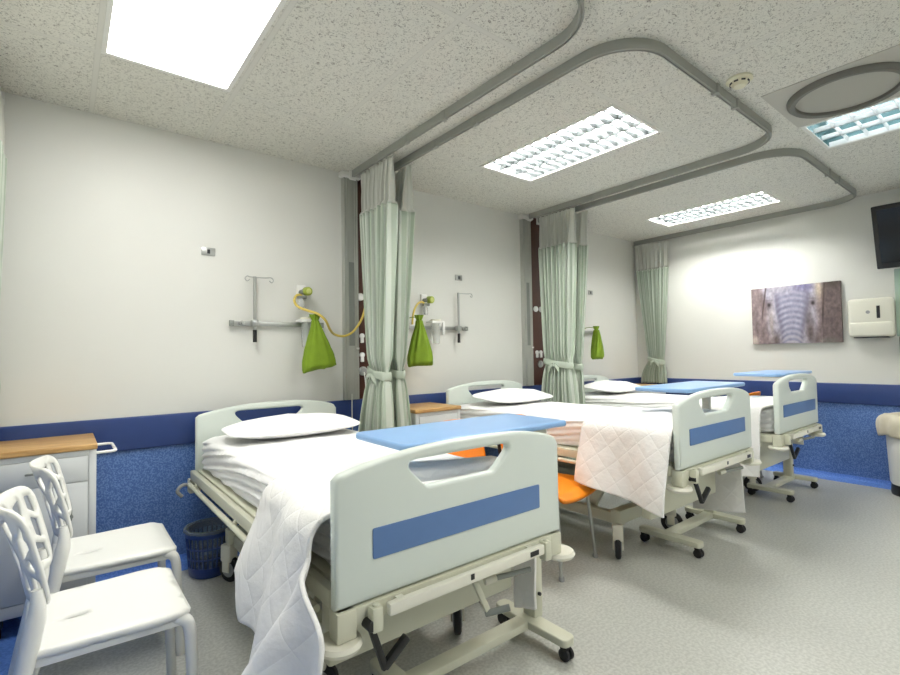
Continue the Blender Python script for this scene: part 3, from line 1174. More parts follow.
    tube(m_, [(0, -.9, .36), (0, -.62, .42)], .022, 14)
    obj('actuator', m_, M['groove'], t)
    for y in wy:
        for s in (-1, 1):
            ang = {(-1, 0): .5, (1, 0): -.3, (-1, 1): foot_ang[0], (1, 1): foot_ang[1]}[(s, 0 if y == wy[0] else 1)]
            ax = (math.cos(ang), math.sin(ang), 0)
            c = Vector((s * wx, y, .0))
            fk = BM()
            Mz = Matrix.Translation((c.x, c.y, 0)) @ Matrix.Rotation(ang, 4, 'Z')
            box(fk, -.032, .032, -.03, .045, .115, .215, .012, 2, Mz)
            for q in (-1, 1):
                box(fk, q * .027 - .005, q * .027 + .005, -.018, .03, .06, .13, .003, 2, Mz)
            ob = obj('caster', fk, M['cream_dark'], t)
            obj('wheel', wheel(BM(), (c.x, c.y, .073), .073, .036, ax), M['rubber'], ob)
            hb = BM()
            cyl(hb, Vector((c.x, c.y, .073)) - Vector(ax) * .021, Vector((c.x, c.y, .073)) + Vector(ax) * .021, .045, 20)
            obj('wheel_hub', hb, M['logo'], ob)
    # pedals and crank at the foot end
    pd = BM()
    bar(pd, (-hw + .095, yf - .045, zf - .055), (-hw + .132, yf - .065, zf - .185), .02, .02, .005, (0, 1, 0))
    bar(pd, (-hw + .128, yf - .062, zf - .18), (-hw + .205, yf - .07, zf - .115), .022, .024, .005)
    cyl(pd, (-hw + .095, yf - .06, zf - .055), (-hw + .095, yf - .02, zf - .055), .016, 14)
    obj('brake_pedal', pd, M['black'], t)
    if hook:
        ck = BM()
        bar(ck, (.055, yf + .02, zf - .08), (.105, yf - .0, zf - .205), .022, .016, .004, (0, 1, 0))
        obj('crank_arm', ck, M['cream'], t)
        cg = BM()
        cyl(cg, (.095, yf + .005, zf - .21), (.16, yf - .055, zf - .185), .012, 14)
        obj('crank_grip', cg, M['groove'], t)
    lv = BM()
    cyl(lv, (.17, yf + .03, zf - .115), (.31, yf - .02, zf - .105), .010, 12)
    ob = obj('release_lever', lv, M['groove'], t)
    obj('lever_knob', cyl(BM(), (.13, yf + .045, zf - .12), (.175, yf + .03, zf - .115), .015, 14), M['cream_dark'], ob)
    # pull hooks at the head end
    for s in (-1,) if hook else ():
        hk = BM()
        tube(hk, smooth_path([(s * (hw - .01), yh - .06, zh - .03), (s * (hw + .04), yh - .07, zh - .02), (s * (hw + .07), yh - .075, zh - .05), (s * (hw + .045), yh - .08, zh - .085)], 5), .010, 10)
        obj('rail_hook', hk, M['logo'], t)
    return t
BEDS = [(1.01, -.17, -2.2, .985, 0, 0, .012, .93, 0, .375), (2.955, -.21, -2.22, .96, .05, .085, .012, .93, .055, .35), (4.46, -.2, -2.2, .90, .04, .095, 0, .90, .04, .372)]
ANG = [(.9, -.68), (2.14, .45), (1.2, .6)]
BL = ['white hospital bed in front, next to the blue wastebasket and white chairs',
      'white hospital bed in the middle of the row of three',
      'white hospital bed farthest away, beside the wall with the picture']
for a, l, g in zip(BEDS, BL, ANG):
    make_bed(*a, l, g, g == ANG[0])

def pillow(x, y, z, w, d, h, label, rz=0, tilt=0):
    bm = BM()
    def f(u, v):
        a = 2 * PI * u
        ph = PI * (v - .5)
        ca, sa = math.cos(a), math.sin(a)
        sq = lambda q, e: math.copysign(abs(q) ** e, q)
        r = max(0, math.cos(ph))
        px = sq(ca, .55) * r ** .55
        py = sq(sa, .55) * r ** .55
        corner = abs(px * py)
        pz = math.sin(ph) * (1 - .72 * corner) * (1 - .55 * (max(abs(px), abs(py)) ** 6))
        wr = .10 * nz(px * 2.2, py * 2.2, pz + x) + .05 * nz(px * 6, py * 5, pz * 2 + x)
        return Vector((px * w / 2, py * d / 2, pz * h / 2 * (1 + wr) * (1 if pz > 0 else .75)))
    vs = grid(bm, 72, 36, f, True)
    bmesh.ops.remove_doubles(bm, verts=bm.verts[:], dist=1e-5)
    o = obj('pillow', bm, M['pillow'], None, 180, (x, y, z))
    o.rotation_euler = (tilt, 0, rz)
    return tag(o, label, 'pillow', 'white bed pillows')
pillow(1.03, -.56, .857, .80, .44, .12, 'white pillow at the head of the bed beside the white chairs', R(-2), R(3))
pillow(3.0, -.52, .908, .78, .44, .10, 'white pillow on the middle bed', R(3), R(6))
pillow(4.53, -.52, .903, .76, .44, .115, 'white pillow on the bed beside the picture wall', R(4), R(6))

# quilts thrown over the foot of each bed
def quilt(bed, label, ya, yb, edge, hem_near, hem_far, flare, cone=None, seed=0):
    """ya: head-side edge, yb: foot-side edge (on the mattress), hems as functions of v"""
    cx, yh, yf, w, dzh, dzf, hx, hwid, dzd, bh = bed
    hw = w / 2
    top = .812 + dzd
    xo = hw - .012
    nu, nv = 190, 84
    xo0 = xo
    bm = BM()
    lay = bm.verts.layers.float_vector.new('quv')
    rc = .06
    def pt(i, j):
        v = j / (nv - 1)
        hn, hf = hem_near(v), hem_far(v)
        xo = xo0 + edge * sst(.25, .8, v)
        ln, lf = max(0, top - hn), max(0, top - hf)
        xf = xo0
        full = ln + xo + xf + lf
        s = i / (nu - 1) * full
        s0 = s
        y = lerp(ya(s / full), yb(s / full), v)
        if s < ln - rc:
            d = ln - s
            x, z = -xo, top - d
            side = -1
        elif s < ln + rc:
            a = (s - (ln - rc)) / (2 * rc) * PI / 2
            x, z = -xo + rc * (1 - math.cos(a)) * 1.0, top - rc + rc * math.sin(a)
            side, d = 0, 0
            d = max(0, top - z)
        elif s < ln + xo + xf - rc:
            x, z = -xo + (s - ln), top
            side, d = 0, 0
        elif s < ln + xo + xf + rc:
            a = (s - (ln + xo + xf - rc)) / (2 * rc) * PI / 2
            x, z = xf - rc * (1 - math.cos(PI / 2 - a)), top - rc * (1 - math.cos(a))
            side, d = 0, max(0, top - z)
        else:
            d = s - (ln + xo + xf)
            x, z = xf, top - d
            side = 1
        n1 = nz(x * 3, y * 3.5, z * 2 + seed) * .020 + nz(x * 9, y * 9, z * 6 + seed) * .007
        if d > 0 or side:
            sg = -1 if x < 0 else 1
            fl = lerp(flare[0], flare[2], sst(.5, .95, v)) if sg < 0 else flare[1]
            dd = max(0, d)
            wav = (math.sin(y * 13 + seed * 2 + 2.2 * dd) * .5 + .5) * .05 * sst(0, .4, dd)
            x += sg * (fl * dd + wav * (1 if sg < 0 else .35) + abs(n1) * sst(0, .1, dd))
            if cone and sg < 0:
                q = y - (cone[0] + cone[1] * dd)
                prof = sst(.035, -.01, q) * (1 - .6 * sst(-.03, -.17, q))
                x -= cone[2] * dd * prof
        else:
            ns = sst(.25, -.15, x) * sst(0, .16, x + xo - rc)
            z += abs(n1) * lerp(.12, 1, ns) + .004 + (.012 + .012 * math.sin(y * 22 + x * 4 + seed) * sst(0, .25, 1 - abs(2 * v - 1)) + .03 * max(0, nz(x * 2.2, y * 2.2, seed + 4))) * ns
        return Vector((x, y, z)), Vector((s0, y, 0))
    rows = []
    for j in range(nv):
        r = []
        for i in range(nu):
            p, q = pt(i, j)
            vv = bm.verts.new(p)
            vv[lay] = q
            r.append(vv)
        rows.append(r)
    for j in range(nv - 1):
        for i in range(nu - 1):
            bm.faces.new((rows[j][i], rows[j][i + 1], rows[j + 1][i + 1], rows[j + 1][i]))
    o = obj('quilt', bm, M['quilt'], None, 180, (cx, 0, 0))
    solid(o, .014, 0)
    return tag(o, label, 'quilt', 'white quilts over the bed ends')

quilt(BEDS[0], 'white quilt over the bed by the white chairs, drooping near the floor',
      lambda s: lerp(-1.60, -1.955, sst(.1, .8, s)), lambda s: lerp(-2.31, -2.155, sst(.17, .265, s)) if s < .5 else lerp(-2.155, -2.07, sst(.6, .74, s)), .05,
      lambda v: .36 + .14 * (1 - sst(0, .14, v)) - .25 * sst(.34, .52, v) , lambda v: .15 + .03 * v, (.22, .0, .04), cone=(-2.22, .31, .22), seed=1)
quilt(BEDS[1], 'white quilt over the middle bed, hanging down past its cream frame',
      lambda s: lerp(-1.62, -1.80, sst(.1, .9, s)), lambda s: lerp(-2.20, -2.175, sst(.27, .34, s)) if s < .5 else lerp(-2.175, -2.15, sst(.6, .66, s)), .02,
      lambda v: .49 - .075 * v, lambda v: .13 + .05 * v, (.13, .12, .13), seed=2)
quilt(BEDS[2], 'white quilt over the farthest bed, hanging to near its wheels',
      lambda s: lerp(-1.62, -1.78, sst(.1, .9, s)), lambda s: lerp(-2.10, -2.155, sst(.27, .34, s)) if s < .5 else lerp(-2.155, -2.1, sst(.6, .66, s)), .02,
      lambda v: .30 + .04 * v, lambda v: .45, (.13, .09, .13), seed=3)

# ------------------------------------------------------------------ overbed tables
def overbed_table(x0, x1, y0, y1, zt, xcol, base, label):
    """top spans x0..x1, y0..y1; column at xcol; base = (near foot x, far foot x, y rear, y front)"""
    t = thing('overbed_table', label, 'overbed table', (0, 0, 0), 0, 'blue topped overbed tables')
    bx0, bx1, yr, yfr = base
    yc = (yr + yfr) / 2 + .03
    me = plate(round_poly([(x0, y0, .045), (x1, y0, .03), (x1, y1, .03), (x0, y1, .045)], 6), (), .026, .009, Matrix.Translation((0, 0, zt - .013)))
    top = obj('table_top', me, M['table_blue'], t, 40)
    un = BM()
    box(un, xcol - .32, xcol + .02, yc - .09, yc + .09, zt - .052, zt - .026, .006)
    obj('top_bracket', un, M['cream'], t)
    cm = BM()
    box(cm, xcol - .028, xcol + .028, yc - .036, yc + .036, .09, .62, .008)
    obj('column', cm, M['cream'], t)
    ic = BM()
    box(ic, xcol - .02, xcol + .02, yc - .026, yc + .026, .6, zt - .05, .005)
    obj('inner_column', ic, M['steel'], t)
    kn = BM()
    cyl(kn, (xcol, yc - .036, .2), (xcol, yc - .048, .2), .008, 10)
    obj('lock_screw', kn, M['black'], t)
    b = BM()
    box(b, bx0, bx1, yc - .035, yc + .035, .062, .098, .006)
    obj('base_beam', b, M['cream'], t)
    for fx in (bx0, bx1):
        f = plate(round_poly([(fx - .036, yfr + .01, .03), (fx + .036, yfr + .01, .03), (fx + .042, yc, .01), (fx + .036, yr, .03), (fx - .036, yr, .03), (fx - .042, yc, .01)], 5), (), .034, .006, Matrix.Translation((0, 0, .0815)))
        obj('foot', f, M['cream'], t, 40)
        for y in (yfr + .035, yr - .03):
            c = Vector((fx, y, 0))
            fk = BM()
            box(fk, c.x - .019, c.x + .019, y - .012, y + .02, .04, .064, .005)
            ob = obj('caster', fk, M['black'], t)
            wl = BM()
            for q in (-1, 1):
                wheel(wl, c + Vector((q * .013, 0, .027)), .027, .017)
            obj('wheel', wl, M['rubber'], ob)
    return t
overbed_table(.845, 1.745, -2.085, -1.69, .968, 1.597, (.885, 1.565, -1.79, -2.22), 'blue topped overbed table across the bed by the white chairs')
overbed_table(2.80, 3.66, -2.135, -1.78, 1.052, 3.64, (3.0, 3.64, -1.69, -2.11), 'blue topped overbed table standing over the middle bed')
overbed_table(4.53, 5.38, -2.07, -1.70, 1.075, 5.23, (4.68, 5.31, -1.74, -2.10), 'blue topped overbed table above the farthest bed near the wall')

# ------------------------------------------------------------------ bedside cabinets
def cabinet(x0, x1, y0, zt, label, loop=False, right=True):
    w = x1 - x0
    t = thing('bedside_cabinet', label, 'cabinet', (x0, 0, 0), 0, 'bedside cabinets with wooden tops')
    yb = -.03
    obj('wood_top', box(BM(), -.008, w + .004, y0 - .012, yb + .004, zt - .028, zt, .006, 3), M['wood'], t)
    b = BM()
    box(b, 0, .03, y0, yb, .10, zt - .03, .002)
    box(b, w - .03, w, y0, yb, .10, zt - .03, .002)
    box(b, .03, w - .03, y0 + .006, yb, .10, zt - .03)
    box(b, .03, w - .03, y0, y0 + .008, .10, .155, .001)
    box(b, .03, w - .03, y0, y0 + .008, zt - .055, zt - .03, .001)
    obj('body', b, M['cab'], t, 30)
    dr = obj('drawer', box(BM(), .034, w - .034, y0 - .004, y0 + .008, zt - .178, zt - .058, .003), M['cab'], t, 30)
    hd = BM()
    cx = w * .46 if loop else w * .4
    box(hd, cx - .05, cx + .05, y0 - .024, y0 - .014, zt - .118, zt - .108, .003)
    for s in (-1, 1):
        box(hd, cx + s * .04 - .005, cx + s * .04 + .005, y0 - .018, y0 - .003, zt - .117, zt - .109)
    obj('handle', hd, M['groove'], dr)
    do = obj('door', box(BM(), .034, w - .034, y0 - .004, y0 + .008, .16, zt - .184, .003), M['cab'], t, 30)
    hd = BM()
    kx = w - .10
    cyl(hd, (kx, y0 - .004, .52), (kx, y0 - .022, .52), .010, 14)
    box(hd, kx - .005, kx + .005, y0 - .03, y0 - .02, .505, .555, .002)
    obj('turn_knob', hd, M['groove'], do)
    for sx in (.05, w - .05):
        for y in (y0 + .05, yb - .05):
            c = BM()
            box(c, sx - .016, sx + .016, y - .016, y + .016, .05, .102, .004)
            ob = obj('caster', c, M['black'], t)
            obj('wheel', wheel(BM(), (sx, y, .028), .028, .02), M['rubber'], ob)
    if loop:
        tr = BM()
        tube(tr, rounded_path([(w, y0 + .05, zt - .055), (w + .085, y0 + .05, zt - .055), (w + .085, yb - .1, zt - .055), (w, yb - .1, zt - .055)], .03, 6), .0075, 10)
        obj('towel_rail', tr, M['white'], t)
    return t
cabinet(-.36, .05, -.47, .862, 'white bedside cabinet with a wooden top behind the white chairs', True)
cabinet(2.01, 2.45, -.45, .862, 'bedside cabinet with a wooden top between the curtains and the middle bed')
cabinet(5.44, 5.80, -.43, .858, 'bedside cabinet with a wooden top in the far corner below the curtain')

# ------------------------------------------------------------------ white chairs
def white_chair(cx, cy, label, rz=0):
    """faces +x"""
    t = thing('white_chair', label, 'chair', (cx, cy, 0), rz, 'white perforated plastic chairs')
    zs = .46
    outer = round_poly([(-.225, -.205, .03), (.10, -.235, .2), (.205, -.225, .05), (.205, .225, .05), (.10, .235, .2), (-.225, .205, .03)], 6)
    hole = [(-.10 + .036 * math.cos(a * PI / 8), .013 * math.sin(a * PI / 8)) for a in range(16)]
    vo, tr = sheet_holes(outer, [hole], .022)
    bm = BM()
    def sz(x, y):
        e = max(abs(y) / .235, 0)
        return zs + .010 * e ** 3 - .010 * (1 - e * e) * sst(.2, -.1, x) - .016 * sst(.15, .21, x) - .012 * sst(.85, 1.0, e)
    vs = [bm.verts.new((v.x, v.y, sz(v.x, v.y))) for v in vo]
    for f in tr:
        bm.faces.new([vs[i] for i in f])
    s = obj('seat', bm, M['chair'], t, 60)
    solid(s, .022, -1)
    obj('slot_shade', box(BM(), -.142, -.058, -.018, .018, zs - .05, zs - .034, .003), M['navy_dark'], t)  # dark box stands in for the shade seen through the slot
    # apron under the rim
    ap = BM()
    rim = [(-.20, -.196), (.175, -.214), (.175, .214), (-.20, .196)]
    for a, b in ((0, 1), (1, 2), (2, 3)):
        p, q = rim[a], rim[b]
        bar(ap, (p[0], p[1], zs - .027), (q[0], q[1], zs - .027), .014, .04, .006)
    obj('apron', ap, M['chair'], t)
    # legs
    for sy in (-1, 1):
        fl = BM()
        tube(fl, smooth_path([(.15, sy * .20, zs - .022), (.185, sy * .212, zs - .036), (.198, sy * .216, zs - .075), (.202, sy * .22, zs - .16), (.215, sy * .232, 0)], 5),
             [lerp(.021, .017, i / 20) for i in range(21)], 12)
        obj('front_leg', fl, M['chair'], t)
        rl = BM()
        P = smooth_path([(-.295, sy * .225, 0), (-.25, sy * .213, .25), (-.215, sy * .205, .42), (-.20, sy * .2, .50), (-.188, sy * .196, .57), (-.19, sy * .192, .63)], 5)
        tube(rl, P, [lerp(.017, .024, min(1, i / 14)) * (1 if i < 18 else lerp(1, .55, (i - 18) / (len(P) - 19))) for i in range(len(P))], 12)
        obj('rear_leg', rl, M['chair'], t)
    # curved, pierced back shell
    W_, Hh = .46, .31
    out = round_poly([(-W_ / 2 + .02, 0, .05), (W_ / 2 - .02, 0, .05), (W_ / 2 + .0, Hh, .06), (-W_ / 2, Hh, .06)], 6)
    hs = []
    tri = [[(-.20, .03), (-.155, .03), (-.165, .10), (-.20, .085)], [(-.20, .11), (-.16, .125), (-.185, .16)], [(-.14, .04), (-.11, .045), (-.135, .13)],
           [(-.205, .19), (-.15, .14), (-.16, .215), (-.205, .27)], [(-.12, .14), (-.095, .07), (-.07, .15), (-.10, .20)], [(-.145, .23), (-.12, .2), (-.08, .255), (-.145, .275)],
           [(-.09, .19), (-.05, .12), (-.02, .2), (-.05, .25)], [(-.05, .05), (-.005, .04), (-.03, .11)], [(0, .09), (.035, .05), (.06, .15), (.01, .18)],
           [(.0, .22), (.05, .18), (.06, .265), (.01, .27)], [(.06, .04), (.10, .035), (.085, .11)], [(.085, .14), (.12, .08), (.14, .16), (.10, .22)],
           [(.135, .035), (.2, .03), (.195, .09), (.15, .11)], [(.165, .13), (.195, .11), (.20, .18), (.165, .2)], [(.09, .25), (.14, .2), (.15, .27)], [(.17, .225), (.205, .2), (.205, .268), (.175, .272)]]
    for h in tri:
        hs.append(round_poly([(x, y, .008) for x, y in h], 3))
    vo, tr = sheet_holes(out, hs, .016)
    bm = BM()
    vs = []
    for v in vo:
        a = v.x / .30
        lean = -.18 * v.y - .25 * v.y * v.y
        x = -.218 + .30 * (1 - math.cos(a)) * .85 + lean + .03
        y = .30 * math.sin(a)
        z = .57 + v.y * .94
        vs.append(bm.verts.new((x - .03, y, z)))
    for f in tr:
        bm.faces.new([vs[i] for i in f])
    b = obj('backrest', bm, M['chair'], t, 60)
    solid(b, .011, 0)
    return t
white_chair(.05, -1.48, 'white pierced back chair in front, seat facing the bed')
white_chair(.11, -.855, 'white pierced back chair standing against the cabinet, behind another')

# ------------------------------------------------------------------ orange chairs
def orange_chair(cx, cy, rz, label):
    """faces -y in local space, origin under the seat centre"""
    t = thing('orange_chair', label, 'chair', (cx, cy, 0), rz, 'orange shell chairs')
    zs = .455
    bm = BM()
    def seat(u, v):
        x = lerp(-.215, .215, u)
        y = lerp(.2, -.235, v)
        k = abs(2 * u - 1)
        x *= 1.05 - .10 * (1 - v)
        z = zs + .012 * k ** 3 - .03 * sst(.86, 1, v) + .02 * sst(.15, 0, v) - .012 * (1 - k * k)
        return Vector((x, y, z))
    grid(bm, 24, 24, seat)
    s = obj('seat', bm, M['orange'], t, 180)
    solid(s, .02, 1)
    bm = BM()
    def back(u, v):
        k = 2 * u - 1
        x = k * lerp(.195, .19, v) * (1 - .08 * sst(.8, 1, v))
        z = lerp(.56, .87, v) - .03 * abs(k) ** 4 * sst(.5, 1, v)
        y = .215 + .07 * v + .0 - .045 * k * k
        return Vector((x, y, z))
    grid(bm, 24, 14, back)
    b = obj('backrest', bm, M['orange'], t, 180)
    solid(b, .014, 0)
    for s in (-1, 1):
        up = BM()
        tube(up, smooth_path([(s * .17, .17, zs - .02), (s * .175, .215, zs + .06), (s * .165, .235, .62), (s * .155, .27, .80)], 5), .011, 10)
        obj('back_support', up, M['black'], t)
        for y0, y1 in ((-.17, -.205), (.15, .22)):
            l = BM()
            tube(l, [(s * .18, y0, zs - .012), (s * .21, y1, .012)], .011, 12)
            lg = obj('leg', l, M['steel'], t)
            obj('leg_tip', cyl(BM(), (s * .21, y1, 0), (s * .209, y1, .025), .016, 12), M['logo'], lg)
    fr = BM()
    for y in (-.17, .15):
        tube(fr, [(-.18, y, zs - .02), (.18, y, zs - .02)], .009, 8)
    obj('seat_frame', fr, M['black'], t)
    return t
orange_chair(2.285, -1.49, R(9), 'orange chair with its seat showing beside the first footboard')
orange_chair(1.825, -1.40, 0, 'orange chair mostly hidden behind the first footboard')
orange_chair(5.15, -1.40, PI, 'orange chair with only its back edge showing beyond the farthest bed')

# ------------------------------------------------------------------ wastebasket and bin
t = thing('wastebasket', 'blue slatted wastebasket under the headboard of the first bed', 'wastebasket', (.615, -.285, 0))
obj('base', lathe(BM(), [(.001, .002), (.105, .002), (.112, .01), (.118, .06), (.110, .06), (.104, .014), (.001, .012)], n=36, capped=False), M['basket'], t)
sl = BM()
for k in range(30):
    a = 2 * PI * k / 30
    tube(sl, [(.113 * math.cos(a), .113 * math.sin(a), .055), (.128 * math.cos(a), .128 * math.sin(a), .24)], .0042, 6)
for z, r in ((.11, .1175), (.17, .1225)):
    tube(sl, [(r * math.cos(q * PI / 18), r * math.sin(q * PI / 18), z) for q in range(36)], .0045, 6, True)
obj('slats', sl, M['basket'], t)
obj('rim', lathe(BM(), [(.122, .235), (.134, .235), (.137, .258), (.134, .272), (.126, .272), (.124, .255), (.122, .235)], n=40, capped=False), M['basket'], t)
bg = BM()
def lin_bag(u, v):
    a = 2 * PI * u
    if v < .75:
        q = v / .75
        r, z = lerp(.100, .124, q), lerp(.02, .275, q)
    else:
        q = (v - .75) / .25
        r, z = lerp(.124, .139, sst(0, .5, q)), .275 - .016 * q * q + .008 * math.sin(PI * q)
    r *= 1 + .02 * math.sin(11 * a) * v
    return Vector((r * math.cos(a), r * math.sin(a), z))
grid(bg, 48, 16, lin_bag, True)
obj('liner', bg, M['bag_clear'], t, 180)

t = thing('pedal_bin', 'white waste bin with a loose cream liner by the picture wall', 'bin', (5.655, -2.70, 0))
obj('body', lathe(BM(), [(.001, .09), (.155, .09), (.165, .11), (.185, .62), (.176, .62), (.155, .12), (.001, .11)], n=40, capped=False), M['white'], t)
obj('base', lathe(BM(), [(.001, 0), (.158, 0), (.162, .02), (.158, .088), (.001, .088)], n=40, capped=False), M['black'], t)
lb = BM()
def ln(u, v):
    a = 2 * PI * u
    if v < .5:
        q = v / .5
        r, z = lerp(.15, .168, q), lerp(.45, .69, q)
    else:
        q = (v - .5) / .5
        r = .168 + .055 * math.sin(PI * min(1, q * .72)) + .012 * q
        z = .69 + .035 * math.sin(PI * q * .9) - .20 * q ** 1.5 + .015 * math.sin(3 * a + 1) * q
    r += .010 * math.sin(13 * a + 5 * v) * sst(.4, .9, v) + .012 * nz(3 * math.cos(a), 3 * math.sin(a), v * 3) * sst(.3, .8, v)
    z += .012 * nz(2 * math.cos(a), 2 * math.sin(a), 7)
    return Vector((r * math.cos(a), r * math.sin(a), z))
grid(lb, 80, 30, ln, True)
solid(obj('liner', lb, M['liner'], t, 180), .003)

# ------------------------------------------------------------------ picture wall
def picture():
    y0, y1, z0, z1 = -1.402, -2.192, 1.338, 1.943
    xw = XR - .002
    t = thing('elephant_picture', 'canvas picture of an elephant face hung on the wall', 'picture', (xw, (y0 + y1) / 2, (z0 + z1) / 2))
    hw, hh = abs(y1 - y0) / 2, (z1 - z0) / 2
    obj('stretcher', box(BM(), -.032, 0, -hw, hw, -hh, hh, .002), M['canvas'], t, 30)
    bm = BM()
    nu, nv = 220, 170
    vs = grid(bm, nu, nv, lambda u, v: Vector((-.0335, hw - u * 2 * hw, -hh + v * 2 * hh)))
    me = bpy.data.meshes.new('print')
    bm.to_mesh(me)
    bm.free()
    at = me.color_attributes.new('pic', 'FLOAT_COLOR', 'POINT')
    def mixc(a, b, k):
        k = max(0, min(1, k))
        return tuple(x + (y - x) * k for x, y in zip(a, b))
    def g(u, v, cu, cv, su, sv):
        return math.exp(-((u - cu) / su) ** 2 - ((v - cv) / sv) ** 2)
    def col(u, v):
        n1 = noise.fractal(Vector((u * 9, v * 3, 1)), 1, 2, 4)
        n2 = noise.fractal(Vector((u * 26, v * 12, 5)), 1, 2, 3)
        c = mixc((112, 96, 96), (148, 132, 132), .5 + .6 * n1)                     # ears
        if u > .80:
            c = mixc(c, (92, 78, 76), .65)
        if u < .17:
            c = mixc(c, (132, 116, 116), .35)
        # head
        hwid = .33 - .10 * (1 - v) + .02 * math.sin(v * 7)
        hd = sst(hwid + .04, hwid - .04, abs(u - .47))
        c = mixc(c, mixc((150, 144, 158), (184, 178, 188), .5 + .5 * n1), hd)
        c = mixc(c, (108, 104, 146), .75 * g(u, v, .62, .97, .12, .12))
        c = mixc(c, (176, 172, 182), .5 * g(u, v, .3, .9, .12, .14))
        # trunk with its rings
        tw = lerp(.115, .19, sst(0, .8, v))
        cu = .478 - .01 * (1 - v)
        tk = sst(tw + .025, tw - .02, abs(u - cu)) * sst(.98, .8, v)
        ring = math.sin((v + .085 * ((u - cu) / tw) ** 2) * 66 + .4 * n1)
        tc_ = mixc((122, 119, 140), (174, 171, 188), .5 + .42 * ring * (.7 + .5 * n1) + .15 * n2)
        tc_ = mixc(tc_, (96, 92, 108), .6 * sst(tw * .55, tw * 1.05, abs(u - cu)))
        c = mixc(c, tc_, tk)
        c = mixc(c, (172, 166, 168), .6 * tk * sst(.28, .0, v) * (.5 + .5 * ring))
        # shade either side of the trunk
        c = mixc(c, (74, 60, 54), .8 * g(u, v, .285, .05, .05, .14))
        c = mixc(c, (82, 68, 62), .8 * g(u, v, .675, .18, .055, .22))
        c = mixc(c, (86, 74, 76), .55 * g(u, v, .66, .42, .035, .2))
        c = mixc(c, (158, 142, 128), .6 * g(u, v, .235, .35, .03, .3))
        # eyes
        for eu, ev in ((.212, .69), (.708, .67)):
            c = mixc(c, (92, 80, 84), .8 * g(u, v, eu, ev, .035, .06))
            c = mixc(c, (40, 34, 36), .9 * g(u, v, eu + .002, ev, .016, .028))
            c = mixc(c, (96, 86, 92), .5 * g(u, v, eu, ev + .08, .045, .015))
        # ear edges
        c = mixc(c, (62, 50, 48), .8 * math.exp(-((u - (.158 - .03 * math.sin(v * 4))) / .009) ** 2) * sst(.35, .6, v))
        c = mixc(c, (60, 48, 46), .8 * math.exp(-((u - (.838 - .05 * (1 - v))) / .010) ** 2) * sst(.2, .5, v))
        c = mixc(c, (206, 186, 156), .75 * g(u, v, .775, .93, .045, .2))
        c = mixc(c, (66, 60, 50), .7 * g(u, v, .93, .98, .09, .09))
        c = mixc(c, (214, 200, 184), .8 * g(u, v, .03, .06, .04, .1))
        c = mixc(c, (120, 126, 112), .5 * g(u, v, .86, .03, .09, .05))
        k = 1 + .2 * n2 * (1 - .8 * tk)
        return tuple(max(0, min(255, q * k)) for q in c)
    for i, v in enumerate(me.vertices):
        u, w = (hw - v.co.y) / (2 * hw), (v.co.z + hh) / (2 * hh)
        at.data[i].color = (*lin(col(u, w)), 1)
    m, nt, p = new_mat('printed_canvas')
    a = nt.nodes.new('ShaderNodeAttribute')
    a.attribute_name = 'pic'
    nt.links.new(a.outputs['Color'], p.inputs['Base Color'])
    p.inputs['Roughness'].default_value = .7
    me.materials.append(m)
    obj('print', me, None, t, 0)
picture()

# paper towel dispenser
t = thing('towel_dispenser', 'white paper towel dispenser on the wall beside the picture', 'dispenser', (XR - .001, -2.415, 1.553))
Rm = Matrix.Rotation(PI / 2, 4, 'Y') @ Matrix.Rotation(PI / 2, 4, 'Z')
bd = BM()
box(bd, -.10, 0, -.165, .165, -.175, .19, .03, 4)
box(bd, -.108, -.02, -.158, .158, -.17, -.03, .02, 3)
obj('cover', bd, M['cream_dark'], t)
obj('level_window', box(BM(), -.1035, -.098, -.075, -.05, .0, .115, .002), M['navy_dark'], t)
obj('emblem', cyl(BM(), (-.099, .012, .06), (-.1035, .012, .06), .016, 20), M['logo'], t)
obj('paper_slot', box(BM(), -.095, -.02, -.125, .125, -.182, -.172, .002), M['navy_dark'], t)

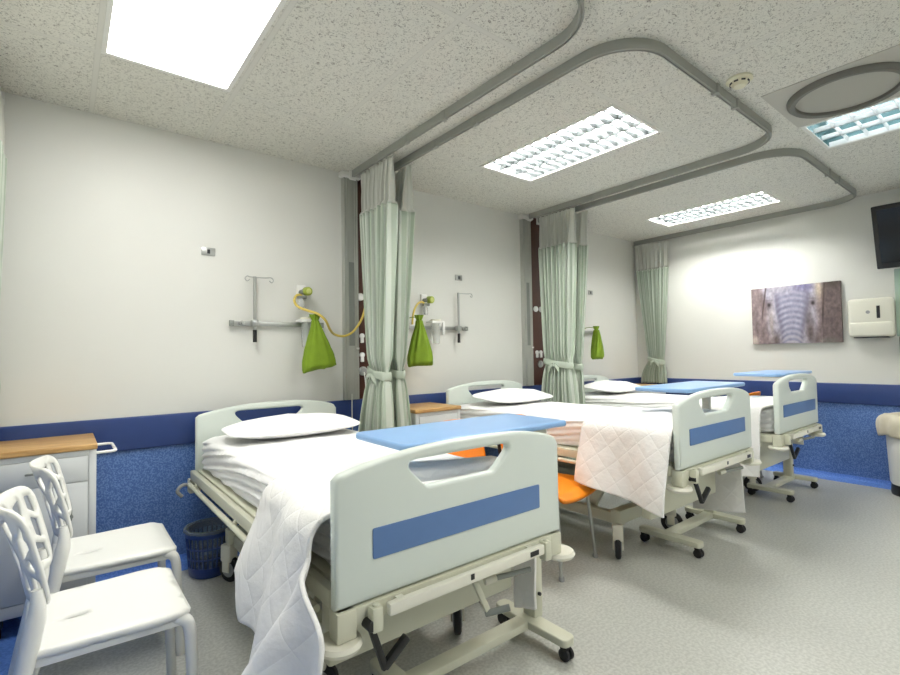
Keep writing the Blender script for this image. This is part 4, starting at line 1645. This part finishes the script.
# television, tipped forward on its bracket
t = thing('television', 'black flat television tilted down high on the wall', 'television', (5.70, -2.97, 2.275))
Mt = Matrix.Rotation(R(-16), 4, 'Y')
obj('casing', box(BM(), -.022, .03, -.478, .478, -.285, .285, .010, 3, Mt), M['black'], t)
obj('screen', box(BM(), -.0245, -.0215, -.442, .442, -.235, .25, .001, 1, Mt), M['lcd'], t, 0)
bk = BM()
bar(bk, (.03, 0, -.02), (.20, 0, .0), .10, .06)
box(bk, .195, .2095, -.12, .12, -.12, .12, .004)
obj('wall_bracket', bk, M['black'], t)

# mirror at the right edge
t = thing('wall_mirror', 'greenish glass mirror on the wall below the television', 'mirror', (XR - .001, -2.92, 1.69))
obj('glass', box(BM(), -.012, 0, -.335, .335, -.31, .31, .003), M['glass_green'], t, 30)
ed = BM()
for y in (-.25, .25):
    box(ed, -.02, 0, y - .02, y + .02, -.325, -.30, .003)
    box(ed, -.02, 0, y - .02, y + .02, .30, .325, .003)
obj('clip', ed, M['steel'], t)
t = thing('soap_dispenser', 'small black soap dispenser on the wall below the greenish mirror', 'soap dispenser', (XR - .001, -2.665, 1.30))
obj('body', box(BM(), -.09, 0, -.055, .055, -.09, .085, .02, 3), M['black'], t)
obj('nozzle', box(BM(), -.08, -.04, -.015, .015, -.115, -.088, .006), M['logo'], t)

# ------------------------------------------------------------------ world, camera, view
wd = bpy.data.worlds.new('world')
SC.world = wd
wd.use_nodes = True
wd.node_tree.nodes['Background'].inputs[0].default_value = (.9, .92, 1, 1)
wd.node_tree.nodes['Background'].inputs[1].default_value = .02

cam = bpy.data.cameras.new('camera')
cam.sensor_width = 36
cam.lens = 486.058 / 900 * 36
cam.clip_start = .02
co = bpy.data.objects.new('camera', cam)
COL.objects.link(co)
r_, u_, f_ = Vector((.782077, -.622978, -.015904)), Vector((-.008577, -.036279, .999305)), Vector((.623122, .781397, .033716))
mw = Matrix((r_, u_, -f_)).transposed().to_4x4()
mw.translation = (-.088427, -3.514506, 1.283501)
co.matrix_world = mw
SC.camera = co

vs = SC.view_settings
vs.view_transform = 'Standard'
vs.look = 'None'
vs.exposure = 1.05
vs.gamma = 1
vs.use_curve_mapping = False
